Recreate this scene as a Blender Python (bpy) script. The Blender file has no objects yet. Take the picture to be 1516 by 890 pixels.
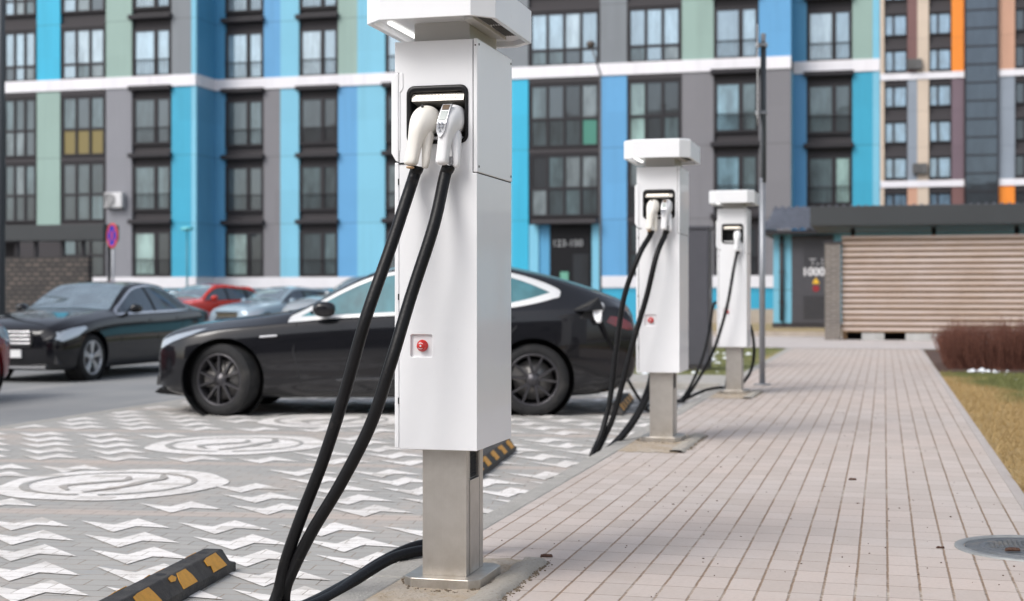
import bpy, bmesh, math, random
from mathutils import Vector, Matrix
from mathutils.geometry import delaunay_2d_cdt
random.seed(7)
R = math.radians
scene = bpy.context.scene
COL = scene.collection
TH = R(14.67); CT = math.cos(TH); ST = math.sin(TH)
F = 2105.0; H = 1.05; CX = 758.0; HY = 436.0
GP = -0.08                       # level of the parking bays

# ------------------------------------------------------------------ measuring helpers
def at(px, py, s):               # point on the plane y = s
    x = (px-CX)/F; D = s/(CT + x*ST)
    return Vector((D*(x*CT-ST), s, H-(py-HY)/F*D))
def gnd(px, py, z=0.0):
    x = (px-CX)/F; D = (H-z)*F/(py-HY)
    return Vector((D*(x*CT-ST), D*(x*ST+CT), z))
def tx(px, s): return at(px, 436, s).x
def cam2w(xc, d, z=0.0): return Vector((xc*CT-d*ST, xc*ST+d*CT, z))

def lin(c):
    out = []
    for v in c[:3]:
        v = v/255.0
        out.append(v/12.92 if v <= .04045 else ((v+.055)/1.055)**2.4)
    return out
# ------------------------------------------------------------------ materials
MATS = {}
def mat(name, col, rough=.6, metal=0.0, var=0.0, vscale=4.0, bump=0.0, bscale=60.0, coat=0.0, spec=.5, emit=None, estr=1.0, dirt=None, dscale=2.0, dlo=.5, dhi=.7, stretch=None):
    if name in MATS: return MATS[name]
    m = bpy.data.materials.new(name); m.use_nodes = True
    nt = m.node_tree; b = nt.nodes['Principled BSDF']
    L = nt.links
    b.inputs['Base Color'].default_value = (*col, 1)
    b.inputs['Roughness'].default_value = rough
    b.inputs['Metallic'].default_value = metal
    b.inputs['Coat Weight'].default_value = coat
    b.inputs['Specular IOR Level'].default_value = spec
    if emit:
        b.inputs['Emission Color'].default_value = (*emit, 1); b.inputs['Emission Strength'].default_value = estr
    src = None
    if var > 0 or bump > 0 or dirt:
        geo = nt.nodes.new('ShaderNodeTexCoord')
        vec = geo.outputs['Object']
        if stretch:
            mp = nt.nodes.new('ShaderNodeMapping'); mp.inputs['Scale'].default_value = stretch
            L.new(vec, mp.inputs[0]); vec = mp.outputs[0]
    if var > 0:
        n = nt.nodes.new('ShaderNodeTexNoise'); n.inputs['Scale'].default_value = vscale; n.inputs['Detail'].default_value = 6; n.inputs['Roughness'].default_value = .65
        L.new(vec, n.inputs['Vector'])
        r = nt.nodes.new('ShaderNodeMapRange'); r.inputs[1].default_value = .25; r.inputs[2].default_value = .75
        r.inputs[3].default_value = 1-var; r.inputs[4].default_value = 1+var
        L.new(n.outputs['Fac'], r.inputs[0])
        mx = nt.nodes.new('ShaderNodeVectorMath'); mx.operation = 'SCALE'; mx.inputs[0].default_value = col
        L.new(r.outputs[0], mx.inputs['Scale']); src = mx.outputs[0]
    if dirt:
        n = nt.nodes.new('ShaderNodeTexNoise'); n.inputs['Scale'].default_value = dscale; n.inputs['Detail'].default_value = 8; n.inputs['Roughness'].default_value = .7
        L.new(vec, n.inputs['Vector'])
        r = nt.nodes.new('ShaderNodeMapRange'); r.inputs[1].default_value = dlo; r.inputs[2].default_value = dhi
        L.new(n.outputs['Fac'], r.inputs[0])
        mx = nt.nodes.new('ShaderNodeMix'); mx.data_type = 'RGBA'
        L.new(r.outputs[0], mx.inputs[0])
        if src: L.new(src, mx.inputs[6])
        else: mx.inputs[6].default_value = (*col, 1)
        mx.inputs[7].default_value = (*dirt, 1); src = mx.outputs[2]
    if src: L.new(src, b.inputs['Base Color'])
    if bump > 0:
        n = nt.nodes.new('ShaderNodeTexNoise'); n.inputs['Scale'].default_value = bscale; n.inputs['Detail'].default_value = 5
        L.new(vec, n.inputs['Vector'])
        bp = nt.nodes.new('ShaderNodeBump'); bp.inputs['Strength'].default_value = bump; bp.inputs['Distance'].default_value = .01
        L.new(n.outputs['Fac'], bp.inputs['Height']); L.new(bp.outputs[0], b.inputs['Normal'])
    MATS[name] = m
    return m

class NB:                         # little node-graph helper
    def __init__(s, name):
        s.m = bpy.data.materials.new(name); s.m.use_nodes = True; s.nt = s.m.node_tree
        s.b = s.nt.nodes['Principled BSDF']; MATS[name] = s.m
    def set(s, inp, v):
        if isinstance(v, bpy.types.NodeSocket): s.nt.links.new(v, inp)
        elif isinstance(v, (tuple, list)) and len(inp.default_value) == 4 and len(v) == 3: inp.default_value = (*v, 1)
        else: inp.default_value = v
    def math(s, op, a, b=0.0, c=0.0):
        n = s.nt.nodes.new('ShaderNodeMath'); n.operation = op
        s.set(n.inputs[0], a); s.set(n.inputs[1], b); s.set(n.inputs[2], c); return n.outputs[0]
    def rng(s, v, a, b, c=0.0, d=1.0):
        n = s.nt.nodes.new('ShaderNodeMapRange')
        for i, k in enumerate((v, a, b, c, d)): s.set(n.inputs[i], k)
        return n.outputs[0]
    def mix(s, f, a, b, mode='MIX'):
        n = s.nt.nodes.new('ShaderNodeMix'); n.data_type = 'RGBA'; n.blend_type = mode
        s.set(n.inputs[0], f); s.set(n.inputs[6], a); s.set(n.inputs[7], b); return n.outputs[2]
    def noise(s, vec, scale, detail=5, rough=.6):
        n = s.nt.nodes.new('ShaderNodeTexNoise'); s.set(n.inputs['Vector'], vec); n.inputs['Scale'].default_value = scale
        n.inputs['Detail'].default_value = detail; n.inputs['Roughness'].default_value = rough; return n.outputs['Fac']
    def pos(s): return s.nt.nodes.new('ShaderNodeNewGeometry').outputs['Position']
    def mapping(s, vec, loc=(0,0,0), rot=(0,0,0), scale=(1,1,1)):
        n = s.nt.nodes.new('ShaderNodeMapping'); s.set(n.inputs[0], vec)
        n.inputs[1].default_value = loc; n.inputs[2].default_value = rot; n.inputs[3].default_value = scale; return n.outputs[0]
    def sep(s, vec):
        n = s.nt.nodes.new('ShaderNodeSeparateXYZ'); s.set(n.inputs[0], vec); return n.outputs
    def comb(s, x, y, z=0.0):
        n = s.nt.nodes.new('ShaderNodeCombineXYZ'); s.set(n.inputs[0], x); s.set(n.inputs[1], y); s.set(n.inputs[2], z); return n.outputs[0]
    def white(s, vec):
        n = s.nt.nodes.new('ShaderNodeTexWhiteNoise'); s.set(n.inputs[0], vec); return n.outputs[0]
    def bump(s, h, strength=.5, dist=.01):
        n = s.nt.nodes.new('ShaderNodeBump'); n.inputs['Strength'].default_value = strength; n.inputs['Distance'].default_value = dist
        s.set(n.inputs['Height'], h); s.nt.links.new(n.outputs[0], s.b.inputs['Normal'])

def paver_graph(nb, rot, w_u, w_v, stagger, ju, jv, off=(0,0)):
    """u along the paver, v across. returns joint masks, per-paver random, position"""
    p = nb.mapping(nb.pos(), rot=(0,0,-rot))
    wob = nb.noise(p, 14, 3)
    wobc = nb.math('MULTIPLY', nb.math('SUBTRACT', wob, .5), .006)
    x, y, z = nb.sep(p)
    u = nb.math('DIVIDE', nb.math('ADD', nb.math('ADD', x, off[0]), wobc), w_u)
    v = nb.math('DIVIDE', nb.math('ADD', nb.math('ADD', y, off[1]), wobc), w_v)
    row = nb.math('FLOOR', v)
    if stagger: u = nb.math('ADD', u, nb.math('MULTIPLY', nb.math('MODULO', row, 2.0), .5))
    col = nb.math('FLOOR', u)
    fu = nb.math('FRACT', u); fv = nb.math('FRACT', v)
    du = nb.math('MULTIPLY', nb.math('SUBTRACT', .5, nb.math('ABSOLUTE', nb.math('SUBTRACT', fu, .5))), w_u)
    dv = nb.math('MULTIPLY', nb.math('SUBTRACT', .5, nb.math('ABSOLUTE', nb.math('SUBTRACT', fv, .5))), w_v)
    edge = nb.math('ADD', nb.math('MULTIPLY', nb.noise(p, 60, 3), .7), .32)
    mu = nb.rng(du, nb.math('MULTIPLY', edge, ju*1.6), nb.math('MULTIPLY', edge, ju*.6), 0, 1)
    mv = nb.rng(dv, nb.math('MULTIPLY', edge, jv*1.6), nb.math('MULTIPLY', edge, jv*.6), 0, 1)
    rnd = nb.white(nb.comb(row, col))
    return mu, mv, rnd, p, row, col

def M_path():
    nb = NB('path_pavers')
    mu, mv, rnd, p, row, col = paver_graph(nb, R(90), .205, .1115, False, .0038, .0058, off=(.03, .0125))
    big = nb.noise(p, .45, 4); fine = nb.noise(p, 55, 6, .7); med = nb.noise(p, 7, 5, .6)
    a = nb.mix(nb.rng(big, .38, .62), (.535,.450,.400), (.510,.455,.420))
    a = nb.mix(nb.rng(rnd, 0, 1, 0, .75), a, (.43,.37,.33))
    a = nb.mix(nb.rng(fine, .45, .8, 0, .45), a, (.34,.30,.27))
    a = nb.mix(nb.rng(med, .5, .75, 0, .35), a, (.53,.49,.46))
    stain = nb.noise(p, 1.7, 7, .72)
    a = nb.mix(nb.rng(stain, .58, .74, 0, .28), a, (.36,.29,.22))
    spots = nb.noise(p, 38, 2, .5)
    a = nb.mix(nb.rng(spots, .765, .79, 0, .8), a, (.08,.06,.045))
    sand = nb.noise(p, 1.1, 5, .7); sand2 = nb.noise(p, 30, 3)
    jc = nb.mix(nb.rng(sand, .50, .62), (.24,.16,.10), (.44,.38,.32))
    jc = nb.mix(nb.rng(sand2, .5, .64, 0, .7), jc, (.13,.085,.055))
    a = nb.mix(nb.math('MULTIPLY', mv, .95), a, jc)
    a = nb.mix(nb.math('MULTIPLY', mu, .85), a, (.20,.14,.10))
    nb.set(nb.b.inputs['Base Color'], a); nb.b.inputs['Roughness'].default_value = .85
    h = nb.math('SUBTRACT', nb.math('MULTIPLY', fine, .3), nb.math('ADD', nb.math('MULTIPLY', mv, .8), nb.math('MULTIPLY', mu, .35)))
    h = nb.math('ADD', h, nb.math('MULTIPLY', rnd, .25))
    nb.bump(h, .55, .005)
    return nb.m
GROT = R(8)
def M_bay():
    nb = NB('bay_pavers')
    mu, mv, rnd, p, row, col = paver_graph(nb, GROT, .2, .1, True, .0035, .0035)
    big = nb.noise(p, .8, 5, .7); fine = nb.noise(p, 60, 6, .7)
    a = nb.mix(nb.rng(rnd, 0, 1, 0, .6), (.345,.34,.325), (.405,.39,.365))
    a = nb.mix(nb.rng(big, .52, .66, 0, .6), a, (.50,.42,.365))
    # bare pinkish strips of pavers between the painted fields
    x, y, z = nb.sep(p)
    g0 = (Matrix.Rotation(-GROT, 3, 'Z') @ Vector((-3.87, 6.30, 0))).y
    yy = nb.math('DIVIDE', nb.math('SUBTRACT', y, g0 + .30), 2.13)
    fy = nb.math('ABSOLUTE', nb.math('SUBTRACT', nb.math('FRACT', nb.math('ADD', yy, .5)), .5))
    a = nb.mix(nb.rng(fy, .045, .03, 0, .55), a, (.52,.43,.375))
    a = nb.mix(nb.rng(fine, .5, .85, 0, .5), a, (.27,.25,.22))
    patch = nb.noise(p, 2.6, 6, .75)
    a = nb.mix(nb.rng(patch, .60, .66, 0, .7), a, (.33,.335,.335))
    a = nb.mix(nb.rng(nb.noise(p, 1.4, 6, .75), .62, .74, 0, .4), a, (.19,.16,.12))
    jc = nb.mix(nb.rng(nb.noise(p, 1.3, 4), .42, .6), (.17,.14,.11), (.31,.235,.165))
    a = nb.mix(nb.math('MULTIPLY', nb.math('MAXIMUM', mu, mv), .8), a, jc)
    nb.set(nb.b.inputs['Base Color'], a); nb.b.inputs['Roughness'].default_value = .82
    h = nb.math('SUBTRACT', nb.math('MULTIPLY', fine, .3), nb.math('MAXIMUM', mu, mv))
    nb.bump(h, .5, .004)
    return nb.m
def M_paint():
    nb = NB('white_road_paint')
    mu, mv, rnd, p, row, col = paver_graph(nb, GROT, .2, .1, True, .003, .003)
    fine = nb.noise(p, 60, 6, .7); wear = nb.noise(p, 3.1, 8, .78); wear2 = nb.noise(p, 9, 8, .8)
    a = nb.mix(nb.rng(rnd, 0, 1, 0, .35), (.82,.79,.76), (.72,.69,.655))
    a = nb.mix(nb.rng(fine, .55, .85, 0, .4), a, (.45,.42,.39))
    a = nb.mix(nb.rng(wear, .56, .72, 0, .85), a, (.50,.44,.38))
    a = nb.mix(nb.rng(wear2, .55, .64, 0, .6), a, (.44,.40,.355))
    a = nb.mix(nb.math('MULTIPLY', nb.rng(rnd, .80, .86), nb.rng(nb.noise(p, 1.7, 4), .45, .6, .1, .8)), a, (.44,.41,.37))
    tyre = nb.noise(nb.mapping(p, scale=(.25, 2.2, 1)), 1.3, 6, .7)
    a = nb.mix(nb.rng(tyre, .50, .68, 0, .55), a, (.40,.375,.34))
    a = nb.mix(nb.math('MULTIPLY', nb.math('MAXIMUM', mu, mv), .85), a, (.30,.255,.21))
    nb.set(nb.b.inputs['Base Color'], a); nb.b.inputs['Roughness'].default_value = .7
    h = nb.math('SUBTRACT', nb.math('MULTIPLY', fine, .3), nb.math('MAXIMUM', mu, mv))
    nb.bump(h, .4, .004)
    return nb.m
def M_asphalt():
    nb = NB('asphalt'); p = nb.pos()
    fine = nb.noise(p, 90, 6, .75); big = nb.noise(p, .35, 6, .65)
    a = nb.mix(nb.rng(big, .4, .62), (.215,.22,.225), (.28,.28,.275))
    a = nb.mix(nb.rng(fine, .45, .75, 0, .5), a, (.15,.15,.15))
    a = nb.mix(nb.rng(nb.noise(nb.mapping(p, scale=(1,.25,1)), 1.1, 6, .7), .55, .7, 0, .5), a, (.36,.35,.33))
    nb.set(nb.b.inputs['Base Color'], a); nb.b.inputs['Roughness'].default_value = .8
    nb.bump(fine, .3, .004); return nb.m
def M_grass():
    nb = NB('dry_lawn'); p = nb.pos()
    big = nb.noise(p, .33, 5, .65); med = nb.noise(p, 3.2, 6, .7); fine = nb.noise(p, 45, 6, .75)
    g = nb.mix(nb.rng(fine, .3, .7), (.13,.15,.04), (.25,.25,.095))
    y = nb.mix(nb.rng(fine, .3, .7), (.34,.225,.085), (.60,.43,.20))
    x, yy, z = nb.sep(p)
    bias = nb.math('ADD', nb.math('MULTIPLY', nb.math('SUBTRACT', nb.math('ABSOLUTE', nb.math('ADD', x, .4)), 1.5), .30), nb.math('MULTIPLY', nb.math('SUBTRACT', nb.math('MINIMUM', yy, 20.0), 15.5), .03))
    a = nb.mix(nb.rng(nb.math('ADD', nb.math('ADD', big, bias), nb.math('MULTIPLY', nb.math('SUBTRACT', med, .5), .35)), .46, .62), y, g)
    a = nb.mix(nb.rng(med, .60, .72, 0, .6), a, (.22,.14,.065))
    nb.set(nb.b.inputs['Base Color'], a); nb.b.inputs['Roughness'].default_value = .95
    nb.bump(nb.math('ADD', fine, med), .9, .03); return nb.m
def M_brick(name, c1, c2, cm, w=.25, h=.065, mort=.012, axis='XZ', checker=False):
    nb = NB(name); x, y, z = nb.sep(nb.pos())
    u = x if axis == 'XZ' else nb.math('ADD', x, y)
    br = nb.nt.nodes.new('ShaderNodeTexBrick'); nb.set(br.inputs['Vector'], nb.comb(u, z))
    br.inputs['Scale'].default_value = 1; br.inputs['Brick Width'].default_value = w; br.inputs['Row Height'].default_value = h
    br.inputs['Mortar Size'].default_value = mort; nb.set(br.inputs['Color1'], c1); nb.set(br.inputs['Color2'], c2); nb.set(br.inputs['Mortar'], cm)
    a = nb.mix(nb.rng(nb.noise(nb.pos(), 12, 5), .4, .8, 0, .35), br.outputs[0], (.09,.08,.075))
    nb.set(nb.b.inputs['Base Color'], a); nb.b.inputs['Roughness'].default_value = .85; nb.bump(br.outputs[1], -.4, .01); return nb.m
def M_carpaint(name, col, metal=.0, dust=.25):
    nb = NB(name); t = nb.nt.nodes.new('ShaderNodeTexCoord').outputs['Object']
    x, y, z = nb.sep(t)
    d = nb.math('MULTIPLY', nb.rng(z, .55, .15, 0, 1), nb.rng(nb.noise(t, 3, 6, .7), .3, .7, .3, 1))
    d = nb.math('MULTIPLY', nb.math('ADD', d, .12), dust)
    a = nb.mix(d, col, (.19,.19,.19))
    nb.set(nb.b.inputs['Base Color'], a); nb.set(nb.b.inputs['Roughness'], nb.rng(d, 0, .4, .16, .55))
    nb.b.inputs['Coat Weight'].default_value = .75; nb.b.inputs['Specular IOR Level'].default_value = .15; nb.b.inputs['Coat Roughness'].default_value = .03; nb.b.inputs['Metallic'].default_value = metal
    return nb.m
def M_steel():
    nb = NB('brushed_steel'); t = nb.nt.nodes.new('ShaderNodeTexCoord').outputs['Object']
    s = nb.noise(nb.mapping(t, scale=(400, 400, 4)), 1.0, 4, .6); blot = nb.noise(t, 5, 5, .65)
    a = nb.mix(nb.rng(blot, .35, .7), (.60,.57,.53), (.47,.44,.40))
    a = nb.mix(nb.rng(s, .3, .7, 0, .12), a, (.36,.34,.32))
    x, y, z = nb.sep(t)
    a = nb.mix(nb.math('MULTIPLY', nb.rng(z, .16, .02, 0, .45), nb.rng(nb.noise(t, 22, 5, .7), .4, .7)), a, (.30,.24,.17))
    nb.set(nb.b.inputs['Base Color'], a); nb.b.inputs['Metallic'].default_value = .88
    nb.set(nb.b.inputs['Roughness'], nb.rng(blot, .3, .7, .36, .5)); nb.bump(s, .05, .001); return nb.m
def M_conc(name, c1, c2, c3):
    nb = NB(name); p = nb.pos()
    f = nb.noise(p, 70, 7, .75); b = nb.noise(p, 5, 7, .7)
    a = nb.mix(nb.rng(b, .4, .62), c1, c2); a = nb.mix(nb.rng(f, .5, .72, 0, .8), a, c3)
    nb.set(nb.b.inputs['Base Color'], a); nb.b.inputs['Roughness'].default_value = .95
    nb.bump(nb.math('ADD', f, nb.math('MULTIPLY', b, 2)), .9, .012); return nb.m
def M_glass(name, base, gl=.3, tint=(.62,.78,.92), rough=.03):
    """window: colour of what shows behind the pane, some with mirrored sky painted in, under a coated reflective sheet"""
    nb = NB(name); t = nb.pos(); nt = nb.nt
    n = nb.noise(nb.mapping(t, scale=(1.2, 1.2, .35)), 1.6, 4, .6)
    fold = nb.noise(nb.mapping(t, scale=(9, 9, .3)), 1.0, 2, .5)
    a = nb.mix(nb.rng(n, .35, .65), tuple(c*.45 for c in base), tuple(min(1, c*1.4) for c in base))
    a = nb.mix(nb.rng(fold, .4, .6, 0, .12), a, tuple(c*.5 for c in base))
    nb.set(nb.b.inputs['Base Color'], a); nb.b.inputs['Roughness'].default_value = .4
    g = nt.nodes.new('ShaderNodeBsdfGlossy'); g.inputs['Color'].default_value = (*tint, 1); g.inputs['Roughness'].default_value = rough
    bp = nt.nodes.new('ShaderNodeBump'); bp.inputs['Strength'].default_value = .12; bp.inputs['Distance'].default_value = .05
    nb.set(bp.inputs['Height'], nb.noise(t, .6, 2)); nt.links.new(bp.outputs[0], g.inputs['Normal'])
    mx = nt.nodes.new('ShaderNodeMixShader'); mx.inputs[0].default_value = gl
    nt.links.new(nb.b.outputs[0], mx.inputs[1]); nt.links.new(g.outputs[0], mx.inputs[2])
    nt.links.new(mx.outputs[0], nt.nodes['Material Output'].inputs[0]); return nb.m

# ------------------------------------------------------------------ objects
def link(o, parent=None):
    COL.objects.link(o)
    if parent is not None: o.parent = parent
    return o
def tag(o, label=None, cat=None, group=None, kind=None):
    if label: o['label'] = label
    if cat: o['category'] = cat
    if group: o['group'] = group
    if kind: o['kind'] = kind
    return o
def thing(name, label, cat, loc=(0,0,0), rz=0.0, group=None):
    o = bpy.data.objects.new(name, None); o.empty_display_size = .2
    link(o); o.location = loc; o.rotation_euler = (0,0,rz)
    return tag(o, label, cat, group)
def kids(o): return [c for c in COL.objects if c.parent == o]
def copy_tree(o, parent=None, skip=()):
    c = o.copy(); COL.objects.link(c)
    c.parent = parent
    for k in kids(o):
        if k.name.split('.')[0] in skip: continue
        copy_tree(k, c, skip)
    return c

class MB:
    def __init__(s): s.bm = bmesh.new(); s.cur = 0
    def box(s, x0, x1, y0, y1, z0, z1):
        v = [s.bm.verts.new(p) for p in ((x0,y0,z0),(x1,y0,z0),(x1,y1,z0),(x0,y1,z0),(x0,y0,z1),(x1,y0,z1),(x1,y1,z1),(x0,y1,z1))]
        for f in ((0,3,2,1),(4,5,6,7),(0,1,5,4),(1,2,6,5),(2,3,7,6),(3,0,4,7)): s.bm.faces.new([v[i] for i in f])
        return s
    def prism(s, poly, a, b, axis='z'):
        """poly is a 2D outline; axis z: (x,y) ; y: (x,z) ; x: (y,z)"""
        def P(p, t):
            return {'z': (p[0],p[1],t), 'y': (p[0],t,p[1]), 'x': (t,p[0],p[1])}[axis]
        A = [s.bm.verts.new(P(p, a)) for p in poly]; B = [s.bm.verts.new(P(p, b)) for p in poly]
        n = len(poly)
        for f in [A[::-1], B] + [[A[i], A[(i+1)%n], B[(i+1)%n], B[i]] for i in range(n)]: s.bm.faces.new(f)
        return s
    def cyl(s, p0, p1, r0, r1=None, seg=12, cap=True):
        r1 = r0 if r1 is None else r1
        p0 = Vector(p0); p1 = Vector(p1); d = (p1-p0).normalized()
        u = d.cross(Vector((0,0,1)))
        if u.length < 1e-3: u = d.cross(Vector((0,1,0)))
        u.normalize(); w = d.cross(u)
        A, B = [], []
        for i in range(seg):
            a = 2*math.pi*i/seg; o = u*math.cos(a)+w*math.sin(a)
            A.append(s.bm.verts.new(p0+o*r0)); B.append(s.bm.verts.new(p1+o*r1))
        for i in range(seg):
            f = s.bm.faces.new([A[i], A[(i+1)%seg], B[(i+1)%seg], B[i]]); f.smooth = True
        if cap: s.bm.faces.new(A[::-1]); s.bm.faces.new(B)
        return s
    def tube(s, pts, r, seg=10, cap=True):
        pts = [Vector(p) for p in pts]; rings = []; u = None
        for i, p in enumerate(pts):
            d = (pts[min(i+1, len(pts)-1)]-pts[max(i-1, 0)]).normalized()
            if u is None:
                u = d.cross(Vector((0,0,1)));
                if u.length < 1e-3: u = d.cross(Vector((0,1,0)))
            u = (u - d*u.dot(d)).normalized(); w = d.cross(u)
            rr = r[i] if isinstance(r, (list, tuple)) else r
            rings.append([s.bm.verts.new(p+(u*math.cos(2*math.pi*k/seg)+w*math.sin(2*math.pi*k/seg))*rr) for k in range(seg)])
        for a, b in zip(rings, rings[1:]):
            for k in range(seg):
                f = s.bm.faces.new([a[k], a[(k+1)%seg], b[(k+1)%seg], b[k]]); f.smooth = True
        if cap: s.bm.faces.new(rings[0][::-1]); s.bm.faces.new(rings[-1])
        return s
    def lathe(s, prof, axis='y', seg=32, origin=(0,0,0), closed=False, smooth=True):
        """prof = [(r, h)], h along axis"""
        rings = []
        for r, h in prof:
            ring = []
            for k in range(seg):
                a = 2*math.pi*k/seg; c, d = r*math.cos(a), r*math.sin(a)
                p = {'y': (c, h, d), 'z': (c, d, h), 'x': (h, c, d)}[axis]
                ring.append(s.bm.verts.new(Vector(p)+Vector(origin)))
            rings.append(ring)
        pr = list(zip(rings, rings[1:]))
        if closed: pr.append((rings[-1], rings[0]))
        for a, b in pr:
            for k in range(seg):
                f = s.bm.faces.new([a[k], a[(k+1)%seg], b[(k+1)%seg], b[k]]); f.smooth = smooth
        return s
    def grid(s, rows, closed_u=False, smooth=True):
        V = [[s.bm.verts.new(p) for p in r] for r in rows]
        for a, b in zip(V, V[1:]):
            n = len(a)
            for k in range(n if closed_u else n-1):
                f = s.bm.faces.new([a[k], a[(k+1)%n], b[(k+1)%n], b[k]]); f.smooth = smooth
        return V
    def poly(s, pts):
        s.bm.faces.new([s.bm.verts.new(p) for p in pts]); return s
    def build(s, name, m, parent=None, bevel=0.0, seg=2, recalc=True, weld=False):
        if weld: bmesh.ops.remove_doubles(s.bm, verts=s.bm.verts, dist=1e-5)
        if recalc: bmesh.ops.recalc_face_normals(s.bm, faces=s.bm.faces)
        me = bpy.data.meshes.new(name); s.bm.to_mesh(me); s.bm.free()
        me.materials.append(m)
        o = bpy.data.objects.new(name, me); link(o, parent)
        if bevel > 0:
            md = o.modifiers.new('bevel', 'BEVEL'); md.width = bevel; md.segments = seg; md.limit_method = 'ANGLE'; md.angle_limit = R(40)
            md.harden_normals = False
        return o
def cr(pts, n=8):                # Catmull-Rom through points
    pts = [Vector(p) for p in pts]; out = []
    P = [pts[0]*2-pts[1]] + pts + [pts[-1]*2-pts[-2]]
    for i in range(1, len(P)-2):
        a, b, c, d = P[i-1:i+3]
        for k in range(n):
            t = k/n
            out.append(.5*((2*b)+(c-a)*t+(2*a-5*b+4*c-d)*t*t+(3*b-a-3*c+d)*t**3))
    out.append(pts[-1]); return out
def rrect(x0, x1, z0, z1, r, n=5):
    out = []
    for cx, cz, a0 in ((x1-r, z0+r, -90), (x1-r, z1-r, 0), (x0+r, z1-r, 90), (x0+r, z0+r, 180)):
        for k in range(n+1):
            a = R(a0+90*k/n); out.append((cx+r*math.cos(a), cz+r*math.sin(a)))
    return out
def cut(o, cutters):
    """boolean difference, applied"""
    for c in cutters:
        c.parent = o.parent
        md = o.modifiers.new('cut', 'BOOLEAN'); md.operation = 'DIFFERENCE'; md.object = c; md.solver = 'EXACT'
    bpy.context.view_layer.update()
    dg = bpy.context.evaluated_depsgraph_get()
    me = bpy.data.meshes.new_from_object(o.evaluated_get(dg))
    o.modifiers.clear(); o.data = me
    for c in cutters: bpy.data.objects.remove(c)
    return o
def text_mesh(txt, size, name, m, parent, mw, extrude=.004, align='LEFT', bold=False):
    cu = bpy.data.curves.new(name, 'FONT'); cu.body = txt; cu.size = size; cu.extrude = extrude; cu.align_x = align
    if bold: cu.offset = .006
    t = bpy.data.objects.new(name, cu); link(t); bpy.context.view_layer.update()
    me = bpy.data.meshes.new_from_object(t.evaluated_get(bpy.context.evaluated_depsgraph_get()))
    bpy.data.objects.remove(t)
    me.transform(mw); me.materials.clear(); me.materials.append(m)
    o = bpy.data.objects.new(name, me); link(o, parent); return o
UP = Matrix(((1,0,0,0),(0,0,-1,0),(0,1,0,0),(0,0,0,1)))   # stand text up facing -y

# ------------------------------------------------------------------ plain materials
white_enamel = mat('white_enamel', (.79,.795,.81), .32, var=.025, vscale=3, coat=.25, dirt=(.58,.57,.55), dscale=9, dlo=.66, dhi=.8)
white_side = white_enamel
canopy_white = white_enamel
neck_m = mat('neck_beige', (.50,.49,.47), .45)
dark_gap = mat('dark_gap', (.015,.015,.017), .7)
black_plastic = mat('black_plastic', (.007,.007,.008), .38, bump=.1, bscale=300, spec=.3)
rubber = mat('black_rubber_cable', (.007,.007,.008), .40, var=.35, vscale=9, bump=.12, bscale=90, spec=.22, dirt=(.055,.048,.042), dscale=14, dlo=.60, dhi=.80)
conn_cream = mat('cream_plastic', (.80,.77,.71), .35, var=.03)
conn_white = mat('white_plastic', (.80,.80,.81), .3, var=.02)
wood_tip = mat('worn_plastic_end', (.55,.36,.20), .6)
led = mat('led_warm', (1,1,1), .4, emit=(1,.86,.66), estr=1.5)
led_white = mat('led_white', (1,1,1), .4, emit=(1,.98,.95), estr=1.1)
mirror_strip = mat('polished_reflector', (.30,.285,.265), .3, metal=.3)
red_plastic = mat('red_button', (.62,.015,.012), .3, coat=.4)
steel = M_steel()
lcd = mat('lcd_grey', (.30,.34,.33), .25)
chrome = mat('chrome', (.78,.78,.80), .12, metal=1.0)
satin = mat('satin_trim', (.80,.80,.79), .35, metal=.35)
tyre_m = mat('tyre_rubber', (.013,.013,.014), .85, var=.3, vscale=12, dirt=(.05,.047,.043), dscale=5, dlo=.5, dhi=.8)
rim_dark = mat('dark_alloy', (.075,.073,.08), .40, metal=.7, dirt=(.15,.14,.135), dscale=9, dlo=.5, dhi=.8)
rim_silver = mat('silver_alloy', (.55,.56,.58), .3, metal=.85)
disc_m = mat('brake_disc', (.28,.27,.26), .45, metal=.8)
arch_m = mat('wheel_well', (.010,.010,.010), .9)
lamp_clear = mat('headlight_glass', (.50,.55,.60), .08, metal=.35, coat=1)
lamp_red = mat('tail_light_red', (.13,.008,.012), .1, coat=1)
plate_m = mat('plate_white', (.7,.7,.7), .5)

# =================================================================== GROUND
def sheet(name, pts, z, m, kind='structure', sub=False):
    mb = MB(); mb.poly([(p[0], p[1], z if len(p) < 3 else p[2]) for p in pts]); o = mb.build(name, m, recalc=False)
    o['kind'] = kind; return o
KI = -1.725; KO = -1.845; PR = .7125
asph = M_asphalt(); grass = M_grass()
mb = MB()
xs = [-400, -60, -11, -7.2, KO, 400]; zs = [-.21, -.205, -.20, -.088, -.088, -.088]
rows = [[(x, y, z) for x, z in zip(xs, zs)] for y in (-60, 0, 30, 60, 500)]
mb.grid(rows, smooth=False); tag(mb.build('road', asph, recalc=False), kind='structure')
bay = M_bay(); sheet('parking_bays', [(-7.2,-4),(KO,-4),(KO,16.9),(-7.2,16.9)], GP, bay)
kerb_m = M_conc('kerb_concrete', (.39,.375,.345), (.45,.43,.40), (.29,.265,.235))
mb = MB(); y = -4.0
while y < 28.3:
    mb.box(KO, KI-.003, y, y+.996, -.3, .002+random.uniform(-.002,.003)); y += 1.0
tag(mb.build('kerb', kerb_m, bevel=.008), kind='structure')
mb = MB(); x = -7.2
mb.box(-7.2, KO-.004, 16.92, 18.6, -.3, .0)
tag(mb.build('kerb_end', kerb_m, bevel=.01), kind='structure')
mb = MB(); mb.box(-7.32, -7.203, -4, 16.9, -.3, -.077); tag(mb.build('bay_edging', kerb_m, bevel=.006), kind='structure')
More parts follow.
